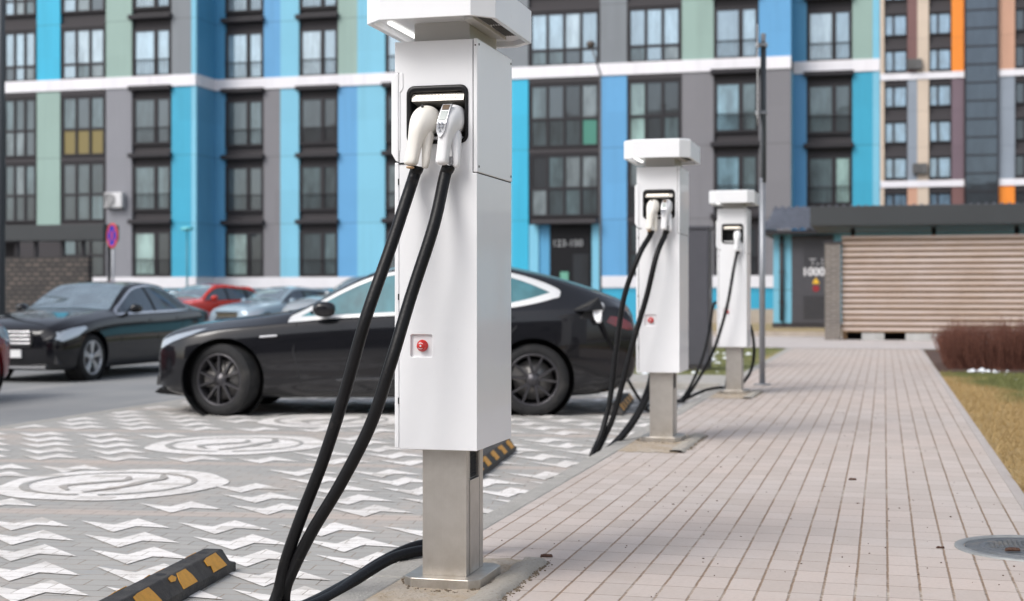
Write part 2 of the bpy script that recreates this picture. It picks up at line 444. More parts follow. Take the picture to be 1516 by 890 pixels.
pathm = M_path(); sheet('footpath', [(KI,-4),(PR-.06,-4),(PR-.06,28.3),(KI,28.3)], 0, pathm)
edge_m = M_conc('edging_concrete', (.47,.42,.395), (.51,.465,.44), (.36,.315,.28))
mb = MB(); y = -4.0
while y < 28.0:
    mb.box(PR-.058, PR, y, y+.497, -.2, .002); y += .5
tag(mb.build('path_edging', edge_m, bevel=.004), kind='structure')
cross_m = M_conc('cross_path_concrete', (.50,.455,.435), (.54,.50,.48), (.40,.36,.34))
sheet('cross_path', [(-7.2,28.304),(40,28.304),(40,36.2),(-7.2,36.2)], .004, cross_m)
sheet('lawn', [(PR+.002,-4),(45,-4),(45,28.3),(PR+.002,28.3)], -.008, grass)
mb = MB(); mb.box(-7.2, KO-.006, 18.604, 28.3, -.3, -.012); tag(mb.build('lawn_strip', grass), kind='structure')
mb = MB(); mb.box(-7.2, 45, 36.2, 56, -.3, .06); tag(mb.build('lawn_verge', mat('dry_verge', (.33,.25,.13), .95, var=.4, vscale=2, bump=.6)), kind='structure')
mb = MB(); mb.box(-7.2, 45, 36.05, 36.195, -.2, .12); mb.box(-7.2, 8, 49, 49.3, 0, .55); tag(mb.build('verge_kerb', mat('verge_kerb', (.38,.33,.28), .9, var=.2)), kind='structure')
mulch_m = M_conc('mulch', (.10,.055,.04), (.06,.035,.028), (.20,.12,.09))
sheet('mulch_bed', [(PR+.004,20.1),(14,20.1),(14,27.9),(PR+.004,27.9)], .004, mulch_m)

# painted zigzags + circle emblems
GX = Vector((math.cos(GROT), math.sin(GROT))); GY = Vector((-math.sin(GROT), math.cos(GROT))); GO = Vector((-3.87, 6.30))
def G2W(x, y): return GO + GX*x + GY*y
def clip(poly, nx, ny, d):       # keep nx*x+ny*y <= d
    out = []
    for i in range(len(poly)):
        a, b = poly[i], poly[(i+1)%len(poly)]
        da = nx*a[0]+ny*a[1]-d; db = nx*b[0]+ny*b[1]-d
        if da <= 0: out.append(a)
        if (da < 0) != (db < 0) and abs(da-db) > 1e-9:
            t = da/(da-db); out.append((a[0]+(b[0]-a[0])*t, a[1]+(b[1]-a[1])*t))
    return out
paint = M_paint()
circ = {1: (-.384, 1.35), 2: (-.326, 3.58), 3: (-.10, 5.66), 0: (-.42, -.9), 4: (.1, 7.8)}
mb = MB(); mb2 = MB()
shape = [[(0,.004),(.205,-.092),(.325,-.118),(.285,-.285)], [(.205,-.092),(.25,.092),(.51,-.152),(.325,-.118)]]
RC = .66
for g in range(-2, 6):
    for j in range(5):
        yy = g*2.13+(j-4)*.38; x0 = -.19*(j-4)-.69*g
        for i in range(-16, 16):
            xx = x0+i*.51
            jx, jy = random.uniform(-.012,.012), random.uniform(-.010,.010)
            cxm, cym = xx+.25, yy-.08
            if g in circ and g >= 0 and g != 0 and math.hypot(cxm-circ[g][0], (cym-circ[g][1])/1.03) < RC+.16: continue
            w = G2W(cxm, cym)
            if not (-7.3 < w.x < KO+.3 and 2.5 < w.y < 16.7): continue
            for part in shape:
                pw = [tuple(G2W(xx+px*1.03+jx, yy+py*1.08+jy)) for px, py in part]
                pw = clip(clip(pw, 1, 0, KO-.07), -1, 0, 7.12)
                if len(pw) > 2: mb.poly([(p[0], p[1], GP+.004) for p in pw])
for g, (cx_, cy_) in circ.items():
    if g < 1: continue
    zst = [0.0]
    n = 64
    pts = []
    for k in range(n):
        a = 2*math.pi*k/n; r = RC*(1+.02*math.sin(5*a+g)+.012*math.sin(9*a))
        p = G2W(cx_+r*math.cos(a), cy_+1.05*r*math.sin(a)); pts.append((p.x, p.y, GP+.005))
    if g < 5: mb.poly(pts)
    def stroke(path, wd):
        zst[0] += .0007
        path = [Vector((p[0], p[1])) for p in path]; L_, R_ = [], []
        for i, p in enumerate(path):
            d = (path[min(i+1, len(path)-1)]-path[max(i-1, 0)]).normalized(); nn = Vector((-d.y, d.x))
            ww = wd[i] if isinstance(wd, list) else wd
            a_, b_ = G2W(*(p+nn*ww)), G2W(*(p-nn*ww)); L_.append((a_.x, a_.y, GP+.0075+zst[0])); R_.append((b_.x, b_.y, GP+.0075+zst[0]))
        mb2.grid([L_, R_], smooth=False)
    ring = [(cx_-.02+.49*math.cos(R(a)), cy_+.50*math.sin(R(a))) for a in range(-75, 236, 6)]
    stroke(ring, [.011+.012*abs(math.sin(R(a*1.4))) for a in range(-75, 236, 6)])
    ring = [(cx_-.02+.47*math.cos(R(a)), cy_+.49*math.sin(R(a))) for a in range(-160, -85, 6)]; stroke(ring, .016)
    c2 = cr([Vector((cx_-.02, cy_+.30, 0)), Vector((cx_+.02, cy_+.14, 0)), Vector((cx_-.10, cy_+.02, 0)), Vector((cx_-.24, cy_-.14, 0)), Vector((cx_-.14, cy_-.32, 0))], 6)
    stroke(c2, [.012+.022*math.sin(math.pi*i/(len(c2)-1)) for i in range(len(c2))])
    c2 = cr([Vector((cx_+.16, cy_+.40, 0)), Vector((cx_+.22, cy_+.22, 0)), Vector((cx_+.16, cy_+.06, 0)), Vector((cx_+.12, cy_-.14, 0)), Vector((cx_-.02, cy_-.40, 0))], 6)
    stroke(c2, [.014+.022*math.sin(math.pi*i/(len(c2)-1)) for i in range(len(c2))])
tag(mb.build('painted_markings', paint, recalc=False), kind='structure')
tag(mb2.build('painted_emblem_lines', bay, recalc=False), kind='structure')

# manhole, litter
mh = thing('manhole_cover', 'round grey cast iron manhole cover set flush in the paved footpath at the right', 'manhole cover', (.588, 6.21, 0))
iron = mat('cast_iron', (.16,.17,.18), .5, metal=.55, var=.25, vscale=20, dirt=(.30,.27,.23), dscale=8, dlo=.5, dhi=.7, bump=.3, bscale=80)
mb = MB(); mb.lathe([(.305,-.02),(.305,.006),(.298,.009),(.272,.009),(.268,.003)], 'z', 64); mb.build('outer_ring', mat('iron_ring', (.27,.28,.28), .55, metal=.3, var=.2, vscale=15), mh)
mb = MB(); mb.lathe([(.001,.004),(.264,.004),(.264,-.02)], 'z', 64)
mb.lathe([(.185,.004),(.188,.0085),(.206,.0085),(.209,.004)], 'z', 64)
for k in range(-9, 10):
    for l in range(-9, 10):
        x, y = k*.0195, l*.0195
        if .03 < math.hypot(x, y) < .175 and y > -.02: mb.box(x-.0065, x+.0065, y-.0065, y+.0065, .0035, .0095)
mb.box(-.12, .12, -.075, -.045, .0035, .0085)
mb.build('lid', iron, mh)
def bark(loc, s, rz, label):
    mb = MB(); n = 10; pts = []
    prof = [(0,.2),(.06,.75),(.3,1),(.6,.9),(.9,.95),(.97,.7),(1,.2)]
    rows = []
    for u, r in prof:
        rows.append([((u-.5)*s, math.cos(2*math.pi*k/n)*s*.17*r*(1+.3*random.random()), s*.11*r*(math.sin(2*math.pi*k/n)+1)*(1+.35*random.random())) for k in range(n)])
    V = mb.grid(rows, True); mb.bm.faces.new(V[0]); mb.bm.faces.new(V[-1])
    o = mb.build('bark_piece', mat('bark', (.09,.045,.03), .9, var=.5, vscale=40, bump=.8, bscale=150))
    o.location = loc; o.rotation_euler = (0,0,rz)
    tag(o, label, 'bark chip', 'loose bits of bark on the paving')
p = gnd(1499, 816, .01); bark((p.x,p.y,.009), .062, .25, 'largest brown piece of bark lying on the manhole cover')
p = gnd(1392, 812); bark((p.x,p.y,.001), .034, .2, 'small brown bark chip on the paving left of the manhole cover')
p = gnd(1262, 711); bark((p.x,p.y,.001), .045, .3, 'thin bark sliver across a joint in the middle of the footpath')
p = gnd(1270, 746); bark((p.x,p.y,.001), .016, .3, 'tiny dark crumb of bark just nearer than the thin sliver on the footpath')
p = gnd(809, 825); bark((p.x,p.y,.001), .05, .1, 'flat dark bark sliver on the pink paving right of the nearest charger base')
mb = MB()
for k in range(240):
    x = random.uniform(KI, PR-.08); y = 4.2+abs(random.gauss(0, 5)); s = random.uniform(.0015, .0045)
    a = random.uniform(0, 3.14); c, d = math.cos(a)*s, math.sin(a)*s; e = random.uniform(.4, 1.6)
    mb.prism([(x+c, y+d), (x-d*e, y+c*e), (x-c, y-d), (x+d*e, y-c*e)], 0, s*.9)
tag(mb.build('grit', mat('grit', (.10,.065,.045), .9)), 'dark grit and crumbs scattered over the footpath', 'grit', kind='stuff')

# grass blades + snow crumbs (uncountable)
def blades(name, n, reg, m, label, hmin=.02, hmax=.06, z=0):
    mb = MB()
    for k in range(n):
        x, y = reg(); a = random.uniform(0, 6.28); h = random.uniform(hmin, hmax); w = random.uniform(.002,.005)
        lx, ly = random.gauss(0, h*.6), random.gauss(0, h*.6)
        mb.poly([(x-w*math.cos(a), y-w*math.sin(a), z), (x+w*math.cos(a), y+w*math.sin(a), z), (x+lx, y+ly, z+h)])
    o = mb.build(name, m, recalc=False); tag(o, label, 'grass', kind='stuff'); return o
blades('dry_grass', 36000, lambda: (PR+.01+abs(random.gauss(0, 1.6)), random.uniform(6, 20)), grass, 'short yellow and green grass blades beside the path', .02, .055, z=-.008)
blades('verge_grass', 6000, lambda: (random.uniform(-7.1, KO-.1), random.uniform(18.7, 28)), grass, 'short winter grass behind the furthest charger', .03, .09, z=-.012)
snow_m = mat('snow', (.80,.83,.87), .7, bump=.3)
mb = MB()
def crumb(x, y, z, s):
    q = [(x+s*random.uniform(.6,1.2)*math.cos(a*1.256), y+s*random.uniform(.6,1.2)*math.sin(a*1.256)) for a in range(5)]
    b = [mb.bm.verts.new((p[0], p[1], z)) for p in q]; t = mb.bm.verts.new((x, y, z+s*.6))
    for i in range(5): mb.bm.faces.new([b[i], b[(i+1)%5], t])
for k in range(70):
    crumb(random.uniform(1.05, 9), 20.35+random.gauss(0,.14), .0, random.uniform(.012,.045))
for k in range(36): crumb(random.choice((1.3, 2.65, 3.5))+random.gauss(0,.16), 20.3+random.gauss(0,.14), .0, random.uniform(.03,.07))
for k in range(90): crumb(1.5+abs(random.gauss(0, 2.5)), random.uniform(13, 20), -.01, random.uniform(.008,.03))
for k in range(150): crumb(random.uniform(-6, KO-.3), random.uniform(18.7, 26), -.012, random.uniform(.02,.08))
tag(mb.build('snow_crumbs', snow_m), 'melting crumbs of snow lying along the lawn edge', 'snow', kind='stuff')

# hedge
mb = MB()
def twig(x, y, h, lean, r=.004):
    p0 = Vector((x, y, 0)); d = Vector((lean[0], lean[1], 1)).normalized()
    pts = [p0]; p = p0.copy()
    for i in range(3):
        d = (d+Vector((random.gauss(0,.08), random.gauss(0,.08), .05))).normalized(); p = p+d*h/3; pts.append(p.copy())
    mb.tube(pts, [r, r*.9, r*.7, r*.4], 3, cap=False)
    for q in range(3):
        b = pts[1+q//2]+(pts[2+q//2]-pts[1+q//2])*random.random()
        dd = Vector((random.gauss(0,.35), random.gauss(0,.35), 1)).normalized()
        mb.tube([b, b+dd*h*random.uniform(.18,.38)], [r*.6, r*.3], 3, cap=False)
for k in range(7500):
    x = random.uniform(.86, 8.5); y = random.uniform(20.7, 22.6)
    edge = min(1, (x-.6)/.6)
    h = random.uniform(.48, .62)*(.75+.25*edge)
    twig(x, y, h, (random.gauss(0,.16)-(.25 if x < 1.5 else 0), random.gauss(0,.16)-(.12 if y < 21.1 else 0)), random.uniform(.003,.0055))
tag(mb.build('hedge', mat('red_twigs', (.15,.058,.038), .85, var=.75, vscale=26), recalc=False), 'low clipped hedge of bare reddish brown twigs at the right of the path end', 'hedge')

# =================================================================== CHARGERS
def station_body(t):
    # base plate: octagonal
    def octa(x0, x1, y0, y1, c): return [(x0+c,y0),(x1-c,y0),(x1,y0+c),(x1,y1-c),(x1-c,y1),(x0+c,y1),(x0,y1-c),(x0,y0+c)]
    mb = MB(); mb.prism(octa(-.142,.142,-.17,.17,.035), 0, .045); mb.build('base_plate', steel, t, bevel=.003)
    mb = MB()
    mb.box(-.0815, .0815, -.109, .109, .0455, .50)
    colm = mb.build('column', steel, t)
    c = MB().box(.07, .09, -.062, .052, .385, .52).build('c', steel); cut(colm, [c])
    mb = MB()
    for k in range(7):
        for l in range(9): mb.box(.0705, .0745, -.058+k*.0155, -.049+k*.0155, .392+l*.0118, .400+l*.0118)
    mb.box(.0701, .0703, -.061, .051, .386, .499)
    mb.build('vent_grille', dark_gap, colm)
    mb = MB(); mb.box(.0816, .0832, -.064, .054, .048, .382); mb.build('access_panel', steel, colm, bevel=.001)
    mb = MB()
    for yy in (-.072, .062): mb.box(.0800, .0818, yy-.0012, yy+.0012, .046, .499)
    mb.box(.0800,.0818,-.064,.054,.3825,.3855)
    mb.build('panel_seam', dark_gap, colm)
    # cabinet
    SZ = 1.4765
    mb = MB(); pr = [(-.149,.50),(.1385,.50),(.1385,SZ),(.1225,SZ),(.1225,1.948),(-.166,1.948),(-.166,1.838),(-.149,1.838)]
    mb.prism(pr, -.169, .306, 'y'); cab = mb.build('cabinet', white_enamel, t)
    c1 = MB(); c1.prism(rrect(-.119,.105,1.584,1.787,.026,6), -.2, -.06, 'y'); c1 = c1.build('c', dark_gap)
    c2 = MB(); c2.prism(rrect(-.107,-.026,.828,.908,.006,3), -.2, -.158, 'y'); c2 = c2.build('c', dark_gap)
    cut(cab, [c1, c2])
    md = cab.modifiers.new('bevel', 'BEVEL'); md.width = .0022; md.segments = 2; md.limit_method = 'ANGLE'; md.angle_limit = R(60)
    # side cover upper right
    mb = MB(); mb.box(.1255, .1405, -.1705, .3075, SZ+.003, 1.9495); sc = mb.build('side_cover', white_enamel, t, bevel=.003)
    mb = MB()
    for yy, zz in ((-.152, 1.93), (-.152, 1.50), (.29, 1.93), (.29, 1.50)):
        mb.cyl((.1404, yy, zz), (.1425, yy, zz), .0042, seg=10)
    mb.cyl((.133, -.1703, 1.925), (.133, -.172, 1.925), .003, seg=8)
    mb.build('screw', dark_gap, sc)
    mb = MB(); mb.box(.1227,.1253,-.163,.30,SZ+.001,1.945); mb.box(.1227,.1385,-.163,.30,SZ+.0004,SZ+.0026); mb.build('cover_seam', dark_gap, t)
    # service door on the left side with hinge line
    mb = MB(); mb.box(-.170, -.1545, -.160, .30, .502, 1.520); dr = mb.build('service_door', white_enamel, t, bevel=.003)
    mb = MB(); mb.box(-.1545,-.149,-.150,.29,.51,1.518)
    for z in (.66, 1.03, 1.44): mb.box(-.1555,-.1492,-.166,-.150,z,z+.022)
    mb.build('hinge', dark_gap, dr)
    # bulging screen housing on the left side
    mb = MB(); pr = [(-.150,1.520),(-.150,1.836),(-.160,1.838),(-.1775,1.812),(-.1775,1.552),(-.160,1.524)]
    mb.prism(pr, -.176, .22, 'y'); sh = mb.build('screen_housing', white_enamel, t, bevel=.004)
    mb = MB(); mb.box(-.1782,-.1776,-.08,.13,1.58,1.79); mb.build('screen', black_plastic, sh)
    mb = MB(); pr = [(-.1490,1.60),(-.1490,1.765),(-.138,1.775),(-.138,1.836),(-.150,1.836),(-.150,1.56)]
    mb.prism([(-.150,1.56),(-.150,1.836),(-.1345,1.836),(-.1345,1.782),(-.1455,1.768),(-.1455,1.56)], -.1722, -.168, 'y'); mb.build('bezel', white_enamel, sh, bevel=.0015)
    mb = MB(); mb.box(-.150,-.128,-.171,-.12,1.512,1.5185); mb.build('lower_gap', dark_gap, sh)
    # socket recess
    fr = MB(); o = rrect(-.121,.107,1.582,1.789,.028,6); i = rrect(-.106,.092,1.597,1.765,.018,6)
    A = [(p[0],-.172,p[1]) for p in o]; B = [(p[0],-.177,p[1]) for p in rrect(-.119,.105,1.584,1.787,.027,6)]
    C_ = [(p[0],-.176,p[1]) for p in rrect(-.110,.096,1.593,1.770,.021,6)]; D_ = [(p[0],-.162,p[1]) for p in i]; E_ = [(p[0],-.070,p[1]) for p in i]
    fr.grid([[Vector(p) for p in [*r, r[0]]] for r in (A,B,C_,D_,E_)]); 
    fr.bm.faces.new([fr.bm.verts.new((p[0],-.071,p[1])) for p in i])
    rec = fr.build('socket_recess', black_plastic, t, weld=True)
    mb = MB(); mb.poly([(-.103,-.168,1.735),(.089,-.168,1.735),(.089,-.160,1.762),(-.103,-.160,1.762)]); mb.poly([(-.103,-.168,1.735),(.089,-.168,1.735),(.089,-.09,1.722),(-.103,-.09,1.722)])
    mb.build('reflector', mirror_strip, rec)
    mb = MB()
    for k in range(12):
        x = -.086+k*.0128; mb.lathe([(.0001,-.1745),(.0035,-.1735),(.0052,-.168)], 'y', 12, (x, .003, 1.751))
    mb.build('led_light', led, rec)
    mb = MB(); mb.prism(rrect(-.098,.084,1.598,1.608,.004,3), -.166, -.10, 'y'); mb.build('recess_lip', conn_white, rec)
    # emergency button
    mb = MB(); mb.lathe([(.0001,-.1585),(.021,-.1585),(.021,-.163),(.0165,-.165),(.0165,-.176),(.0135,-.181),(.0001,-.1825)], 'y', 28, (-.0655,0,.868)); bt = mb.build('emergency_button', red_plastic, t)
    mb = MB(); mb.lathe([(.0001,-.1832),(.0036,-.1830)], 'y', 14, (-.0655,0,.868))
    for k in range(2):
        a0 = 40+180*k
        ring = [[(-.0655+r*math.cos(R(a)), -.1812 if r > .011 else -.1822, .868+r*math.sin(R(a))) for a in range(a0, a0+100, 10)] for r in (.0095, .0118)]
        mb.grid(ring)
    mb.build('button_mark', plate_m, bt)
    # neck + canopy
    mb = MB(); mb.box(-.112, .095, -.112, .25, 1.9485, 2.03); mb.build('neck', neck_m, t, bevel=.002)
    ZB = 2.0; oc = octa(-.242,.228,-.318,.335,.07); ic = octa(-.222,.208,-.298,.315,.062)
    mb = MB()
    g = [[Vector((p[0],p[1],z)) for p in [*o_, o_[0]]] for o_, z in ((ic, ZB+.022), (ic, ZB+.002), (oc, ZB), (oc, ZB+.122))]
    mb.grid(g, smooth=False)
    mb.bm.faces.new([mb.bm.verts.new((p[0],p[1],ZB+.022)) for p in ic])
    tp = octa(-.232,.218,-.308,.325,.067)
    mb.grid([[Vector((p[0],p[1],ZB+.122)) for p in [*oc, oc[0]]], [Vector((p[0],p[1],ZB+.130)) for p in [*tp, tp[0]]]], smooth=False)
    mb.bm.faces.new([mb.bm.verts.new((p[0],p[1],ZB+.130)) for p in tp])
    cn = mb.build('canopy', canopy_white, t, bevel=.002, weld=True)
    mb = MB(); mb.box(-.193,-.178,-.17,.20,ZB+.014,ZB+.0215); mb.build('light_strip', led_white, cn)
    mb = MB()
    slot = mat('slot_grey', (.10,.10,.10), .7)
    for base in (-.235, -.01):
        mb = MB()
        for k in range(5): mb.box(.150+k*.009, .154+k*.009, base, base+.19, ZB+.016, ZB+.0215)
        mb.build('vent_slots', slot, cn)
    mb = MB()
    for k in range(5): mb.box(-.215+k*.011, -.210+k*.011, -.27, -.225, ZB+.016, ZB+.0215)
    mb.build('vent_slots', slot, cn); mb = MB()
    mb = MB(); mb.prism([(.098,-.20),(.142,-.235),(.142,.22),(.098,.16)], ZB+.008, ZB+.0215); mb.build('underside_tray', neck_m, cn, bevel=.002)
    return t

def loft(rows, name, m, parent, n=22, ends=True):
    """rows: (centre, normal-frame u, w, ru, rw, power)"""
    mb = MB(); G = []
    for c, u, w, ru, rw, pw in rows:
        ring = []
        for k in range(n):
            a = 2*math.pi*k/n; ca, sa = math.cos(a), math.sin(a)
            ring.append(c + u*(ru*math.copysign(abs(ca)**pw, ca)) + w*(rw*math.copysign(abs(sa)**pw, sa)))
        G.append(ring)
    V = mb.grid(G, True)
    if ends: mb.bm.faces.new(V[0][::-1]); mb.bm.faces.new(V[-1])
    o = mb.build(name, m, parent); md = o.modifiers.new('s', 'SUBSURF'); md.levels = 1; md.render_levels = 2
    return o
def connector(t, x, lean, cream, display=False):
    """gun-shaped plug: head in the recess, handle hanging down in front of it. local coordinates of the station"""
    m = conn_cream if cream else conn_white
    X = Vector((1,0,0))
    def fr(y, z, ang, rx, rt, pw=.75, dx=0.0):
        d = Vector((0, -math.cos(ang), math.sin(ang)))           # direction of travel out of the recess then down
        w = X.cross(d).normalized()
        return (Vector((x+dx, y, z)), X, w, rx, rt, pw)
    k = 1.0 if cream else .92
    rows = [fr(-.10, 1.668, 0, .038*k, .046, .8), fr(-.165, 1.668, 0, .042*k, .052, .8), fr(-.195, 1.664, R(-8), .0435*k, .053, .85),
            fr(-.222, 1.648, R(-32), .040*k, .050, .85, lean*.15), fr(-.237, 1.622, R(-58), .032*k, .041, .8, lean*.3),
            fr(-.242, 1.595, R(-78), .0255*k, .031, .75, lean*.5), fr(-.246, 1.56, R(-84), .0235*k, .026, .7, lean*.68),
            fr(-.250, 1.52, R(-86), .0235*k, .0255, .65, lean*.88), fr(-.252, 1.498, R(-86), .024*k, .025, .6, lean)]
    c = loft(rows, 'charging_connector', m, t)
    # guard rib running down beside the grip
    rows = [fr(-.190, 1.625, R(-60), .018, .028, .8, .018), fr(-.204, 1.59, R(-80), .019, .022, .8, .022+lean*.3), fr(-.212, 1.55, R(-86), .0155, .018, .8, .033+lean*.6), fr(-.216, 1.510, R(-86), .0135, .016, .8, .040+lean*.85), fr(-.217, 1.490, R(-86), .010, .011, .7, .040+lean*.95)]
    loft(rows, 'guard', m, c)
    rows = [fr(-.212, 1.500, R(-86), .0245, .0245, 1, lean+.014), fr(-.212, 1.485, R(-86), .0245, .0245, 1, lean+.009), fr(-.213, 1.466, R(-86), .0220, .0220, 1, lean+.003)]
    loft(rows, 'cable_sleeve', black_plastic, c)
    if cream:
        rows = [fr(-.2525, 1.4975, R(-86), .018, .017, .7, lean), fr(-.253, 1.488, R(-86), .012, .012, .7, lean)]
        loft(rows, 'worn_end', wood_tip, c)
        mb = MB(); mb.cyl((x-.002,-.215,1.708),(x-.002,-.222,1.712),.005,seg=10); mb.build('latch_hole', dark_gap, c)
    if display:
        def sp(u, v):            # point on the display slope: u across, v down
            return Vector((x-.004+u+lean*.45*v-.006*v, -.236-.041*min(v*1.7, 1)**.75-.004*(1-abs(u)/.02), 1.712-.118*v))
        mb = MB(); L_ = []
        for v in range(11):
            vv = v/10; wd = .0165*(1 if vv < .75 else math.cos((vv-.75)/.25*1.35))
            L_.append([sp(-wd, vv)+Vector((0,.012,0)), sp(-wd, vv), sp(wd, vv), sp(wd, vv)+Vector((0,.012,0))])
        mb.grid(L_, smooth=False); mb.bm.faces.new([v for v in mb.bm.verts][:4]); mb.build('display_bezel', mat('bezel_silver', (.55,.56,.58), .3, metal=.4), c)
        mb = MB(); mb.grid([[sp(-.0125, v)+Vector((0,-.0015,0)), sp(.0125, v)+Vector((0,-.0015,0))] for v in (.22,.35,.50)]); mb.build('display', lcd, c)
        mb = MB()
        for u, v in ((-.008,.60),(.004,.60),(-.008,.70),(.004,.70),(-.003,.80)): p = sp(u, v); mb.cyl(p, p+Vector((0,-.003,0)), .0042, seg=10)
        mb.build('button', mat('button_grey', (.32,.34,.38), .4), c)
        mb = MB(); mb.grid([[sp(-.0125, v)+Vector((0,-.0015,0)), sp(.0125, v)+Vector((0,-.0015,0))] for v in (.02,.1,.18)]); mb.build('latch', mat('latch_brown', (.12,.08,.05), .3), c)
        mb = MB(); mb.box(x+lean+.020, x+lean+.033, -.236, -.20, 1.500, 1.530); mb.build('rating_tag', mat('tag_grey', (.30,.30,.31), .4, var=.5, vscale=120), c)
    return c
SPOTS = [(-1.5205, 4.963), (-1.527, 10.11), (-1.527, 15.13)]
s1 = thing('charging_station', 'largest white electric car charger, on its brushed steel column in the foreground', 'car charger', (*SPOTS[0], 0), 0, 'white car chargers along the kerb')
station_body(s1)
s2 = copy_tree(s1); s2.location = (*SPOTS[1], 0); s2['label'] = 'middle white electric car charger, by the rear of the black plugged-in fastback'
s3 = copy_tree(s1); s3.location = (*SPOTS[2], 0); s3['label'] = 'smallest, furthest white electric car charger with one empty plug slot'
connector(s1, -.045, -.035, True); connector(s1, .055, -.020, False, True)
connector(s2, -.045, -.020, True); connector(s2, .052, -.012, False, True)
connector(s3, .045, -.005, False)
def cable(st, pts, r=.0195, name='charging_cable'):
    o = Vector(st.location); mb = MB(); mb.tube([p-o for p in cr(pts, 10)], r, 14); return mb.build(name, rubber, st)
def W(x, y, z): return Vector((x, y, z))
def below(st, x, lean): o = Vector(st.location); return [o+Vector((x+lean+.012, -.212, 1.50)), o+Vector((x+lean-.001, -.218, 1.455))]
def rear(st, dx=0.0):
    o = Vector(st.location); dx -= .12
    return [o+W(-.02+dx,.50,.03), o+W(.0+dx,.50,.20), o+W(dx,.47,.45), o+W(dx,.40,.66), o+W(dx,.29,.72)]
GZ = GP+.019
A = below(s1,-.045,-.035)+[at(603.5,290,4.70),at(577,370,4.63),at(542,470,4.55),at(511,580,4.54),at(479,680,4.54),at(446,765,4.55),at(424,828,4.57),at(414,870,4.58),
   W(-2.055,4.57,GZ+.01),W(-2.02,4.60,GZ),W(-1.995,4.80,GZ),W(-1.975,5.10,GZ+.012),W(-1.93,5.32,GZ+.05),W(-1.83,5.49,.030),W(-1.70,5.58,.026)]+rear(s1,-.03)
cable(s1, A, .0215)
A = below(s1,.055,-.020)+[at(642,335,4.67),at(608,440,4.60),at(578,540,4.53),at(549,628,4.52),at(505,715,4.53),at(463,785,4.55),at(436,838,4.58),at(422,874,4.60),
   W(-2.035,4.64,GZ+.008),W(-1.99,4.66,GZ),W(-1.95,4.86,GZ+.01),W(-1.915,5.10,GZ+.045),W(-1.86,5.27,.018),W(-1.78,5.40,.028),W(-1.68,5.48,.026)]+rear(s1,.03)
cable(s1, A, .0215)
def back2(dx): o = Vector(s2.location); return [W(-1.90+dx*.3,9.92,GZ+.005),W(-1.80+dx*.4,10.15,.07),W(-1.71+dx*.4,10.32,.25),o+W(-.13+dx,.40,.46),o+W(-.12+dx,.36,.66),o+W(-.12+dx,.29,.74)]
A = below(s2,-.045,-.020)+[at(946,378,9.79),at(924,440,9.76),at(912,520,9.74),at(904,585,9.72),at(894,630,9.68),at(885,655,9.62),W(-1.935,9.55,GZ+.01),W(-1.92,9.66,GZ)]+back2(-.02)
cable(s2, A)
A = below(s2,.052,-.012)+[at(972,378,9.79),at(957,440,9.76),at(938,505,9.74),at(921,570,9.73),at(908,617,9.72),at(896,645,9.70),W(-1.925,9.66,GZ+.008),W(-1.905,9.74,GZ)]+back2(.03)
cable(s2, A)
A = below(s3,.045,-.005)+[at(1086,400,14.82),at(1076,455,14.80),at(1058,515,14.80),at(1036,558,14.80),at(1012,594,14.80),
   W(-2.08,14.80,GZ),W(-2.05,15.0,GZ),W(-1.86,15.28,.02),W(-1.70,15.36,.05)]+rear(s3,-.01)
cable(s3, A, .0165)
o3 = Vector(s3.location)
cable(s3, [o3+W(-.145,.05,.92),at(1057,450,15.1),at(1050,490,15.1),at(1040,530,15.05),at(1022,572,15.0),at(1006,594,14.95),
   W(-2.14,14.6,GZ),W(-2.25,14.2,GZ),W(-2.3,13.9,GZ),at(962,610,13.55),at(946,590,13.40),at(922,548,13.15),at(900,500,12.95),at(890,476,12.90)], .015)
cable(s3, [o3+W(.05,.29,.80),o3+W(.13,.40,.70),o3+W(.165,.42,.45),o3+W(.13,.40,.22),o3+W(.02,.30,.05)], .0165)
# plug of that long cable, sitting in the car's flank
pc = at(886, 461, 12.93)-o3
rows = [(pc+W(.02,.07,.03), W(1,0,0), W(0,0,1), .024, .030, .8), (pc+W(0,0,.02), W(1,0,0), W(0,0,1), .034, .040, .8), (pc+W(0,-.04,0), W(1,0,0), W(0,.3,1).normalized(), .034, .046, .8),
        (pc+W(.012,-.055,-.06), W(1,0,0), W(0,.9,.4).normalized(), .024, .030, .8), (pc+W(.02,-.055,-.10), W(1,0,0), W(0,1,.1).normalized(), .020, .022, .8)]
cc = loft([(pc+(c_-pc)*1.2+W(0,-.02,.01), u_, w_, a_*1.3, b_*1.3, p_) for c_, u_, w_, a_, b_, p_ in rows], 'charging_connector', conn_white, s3)

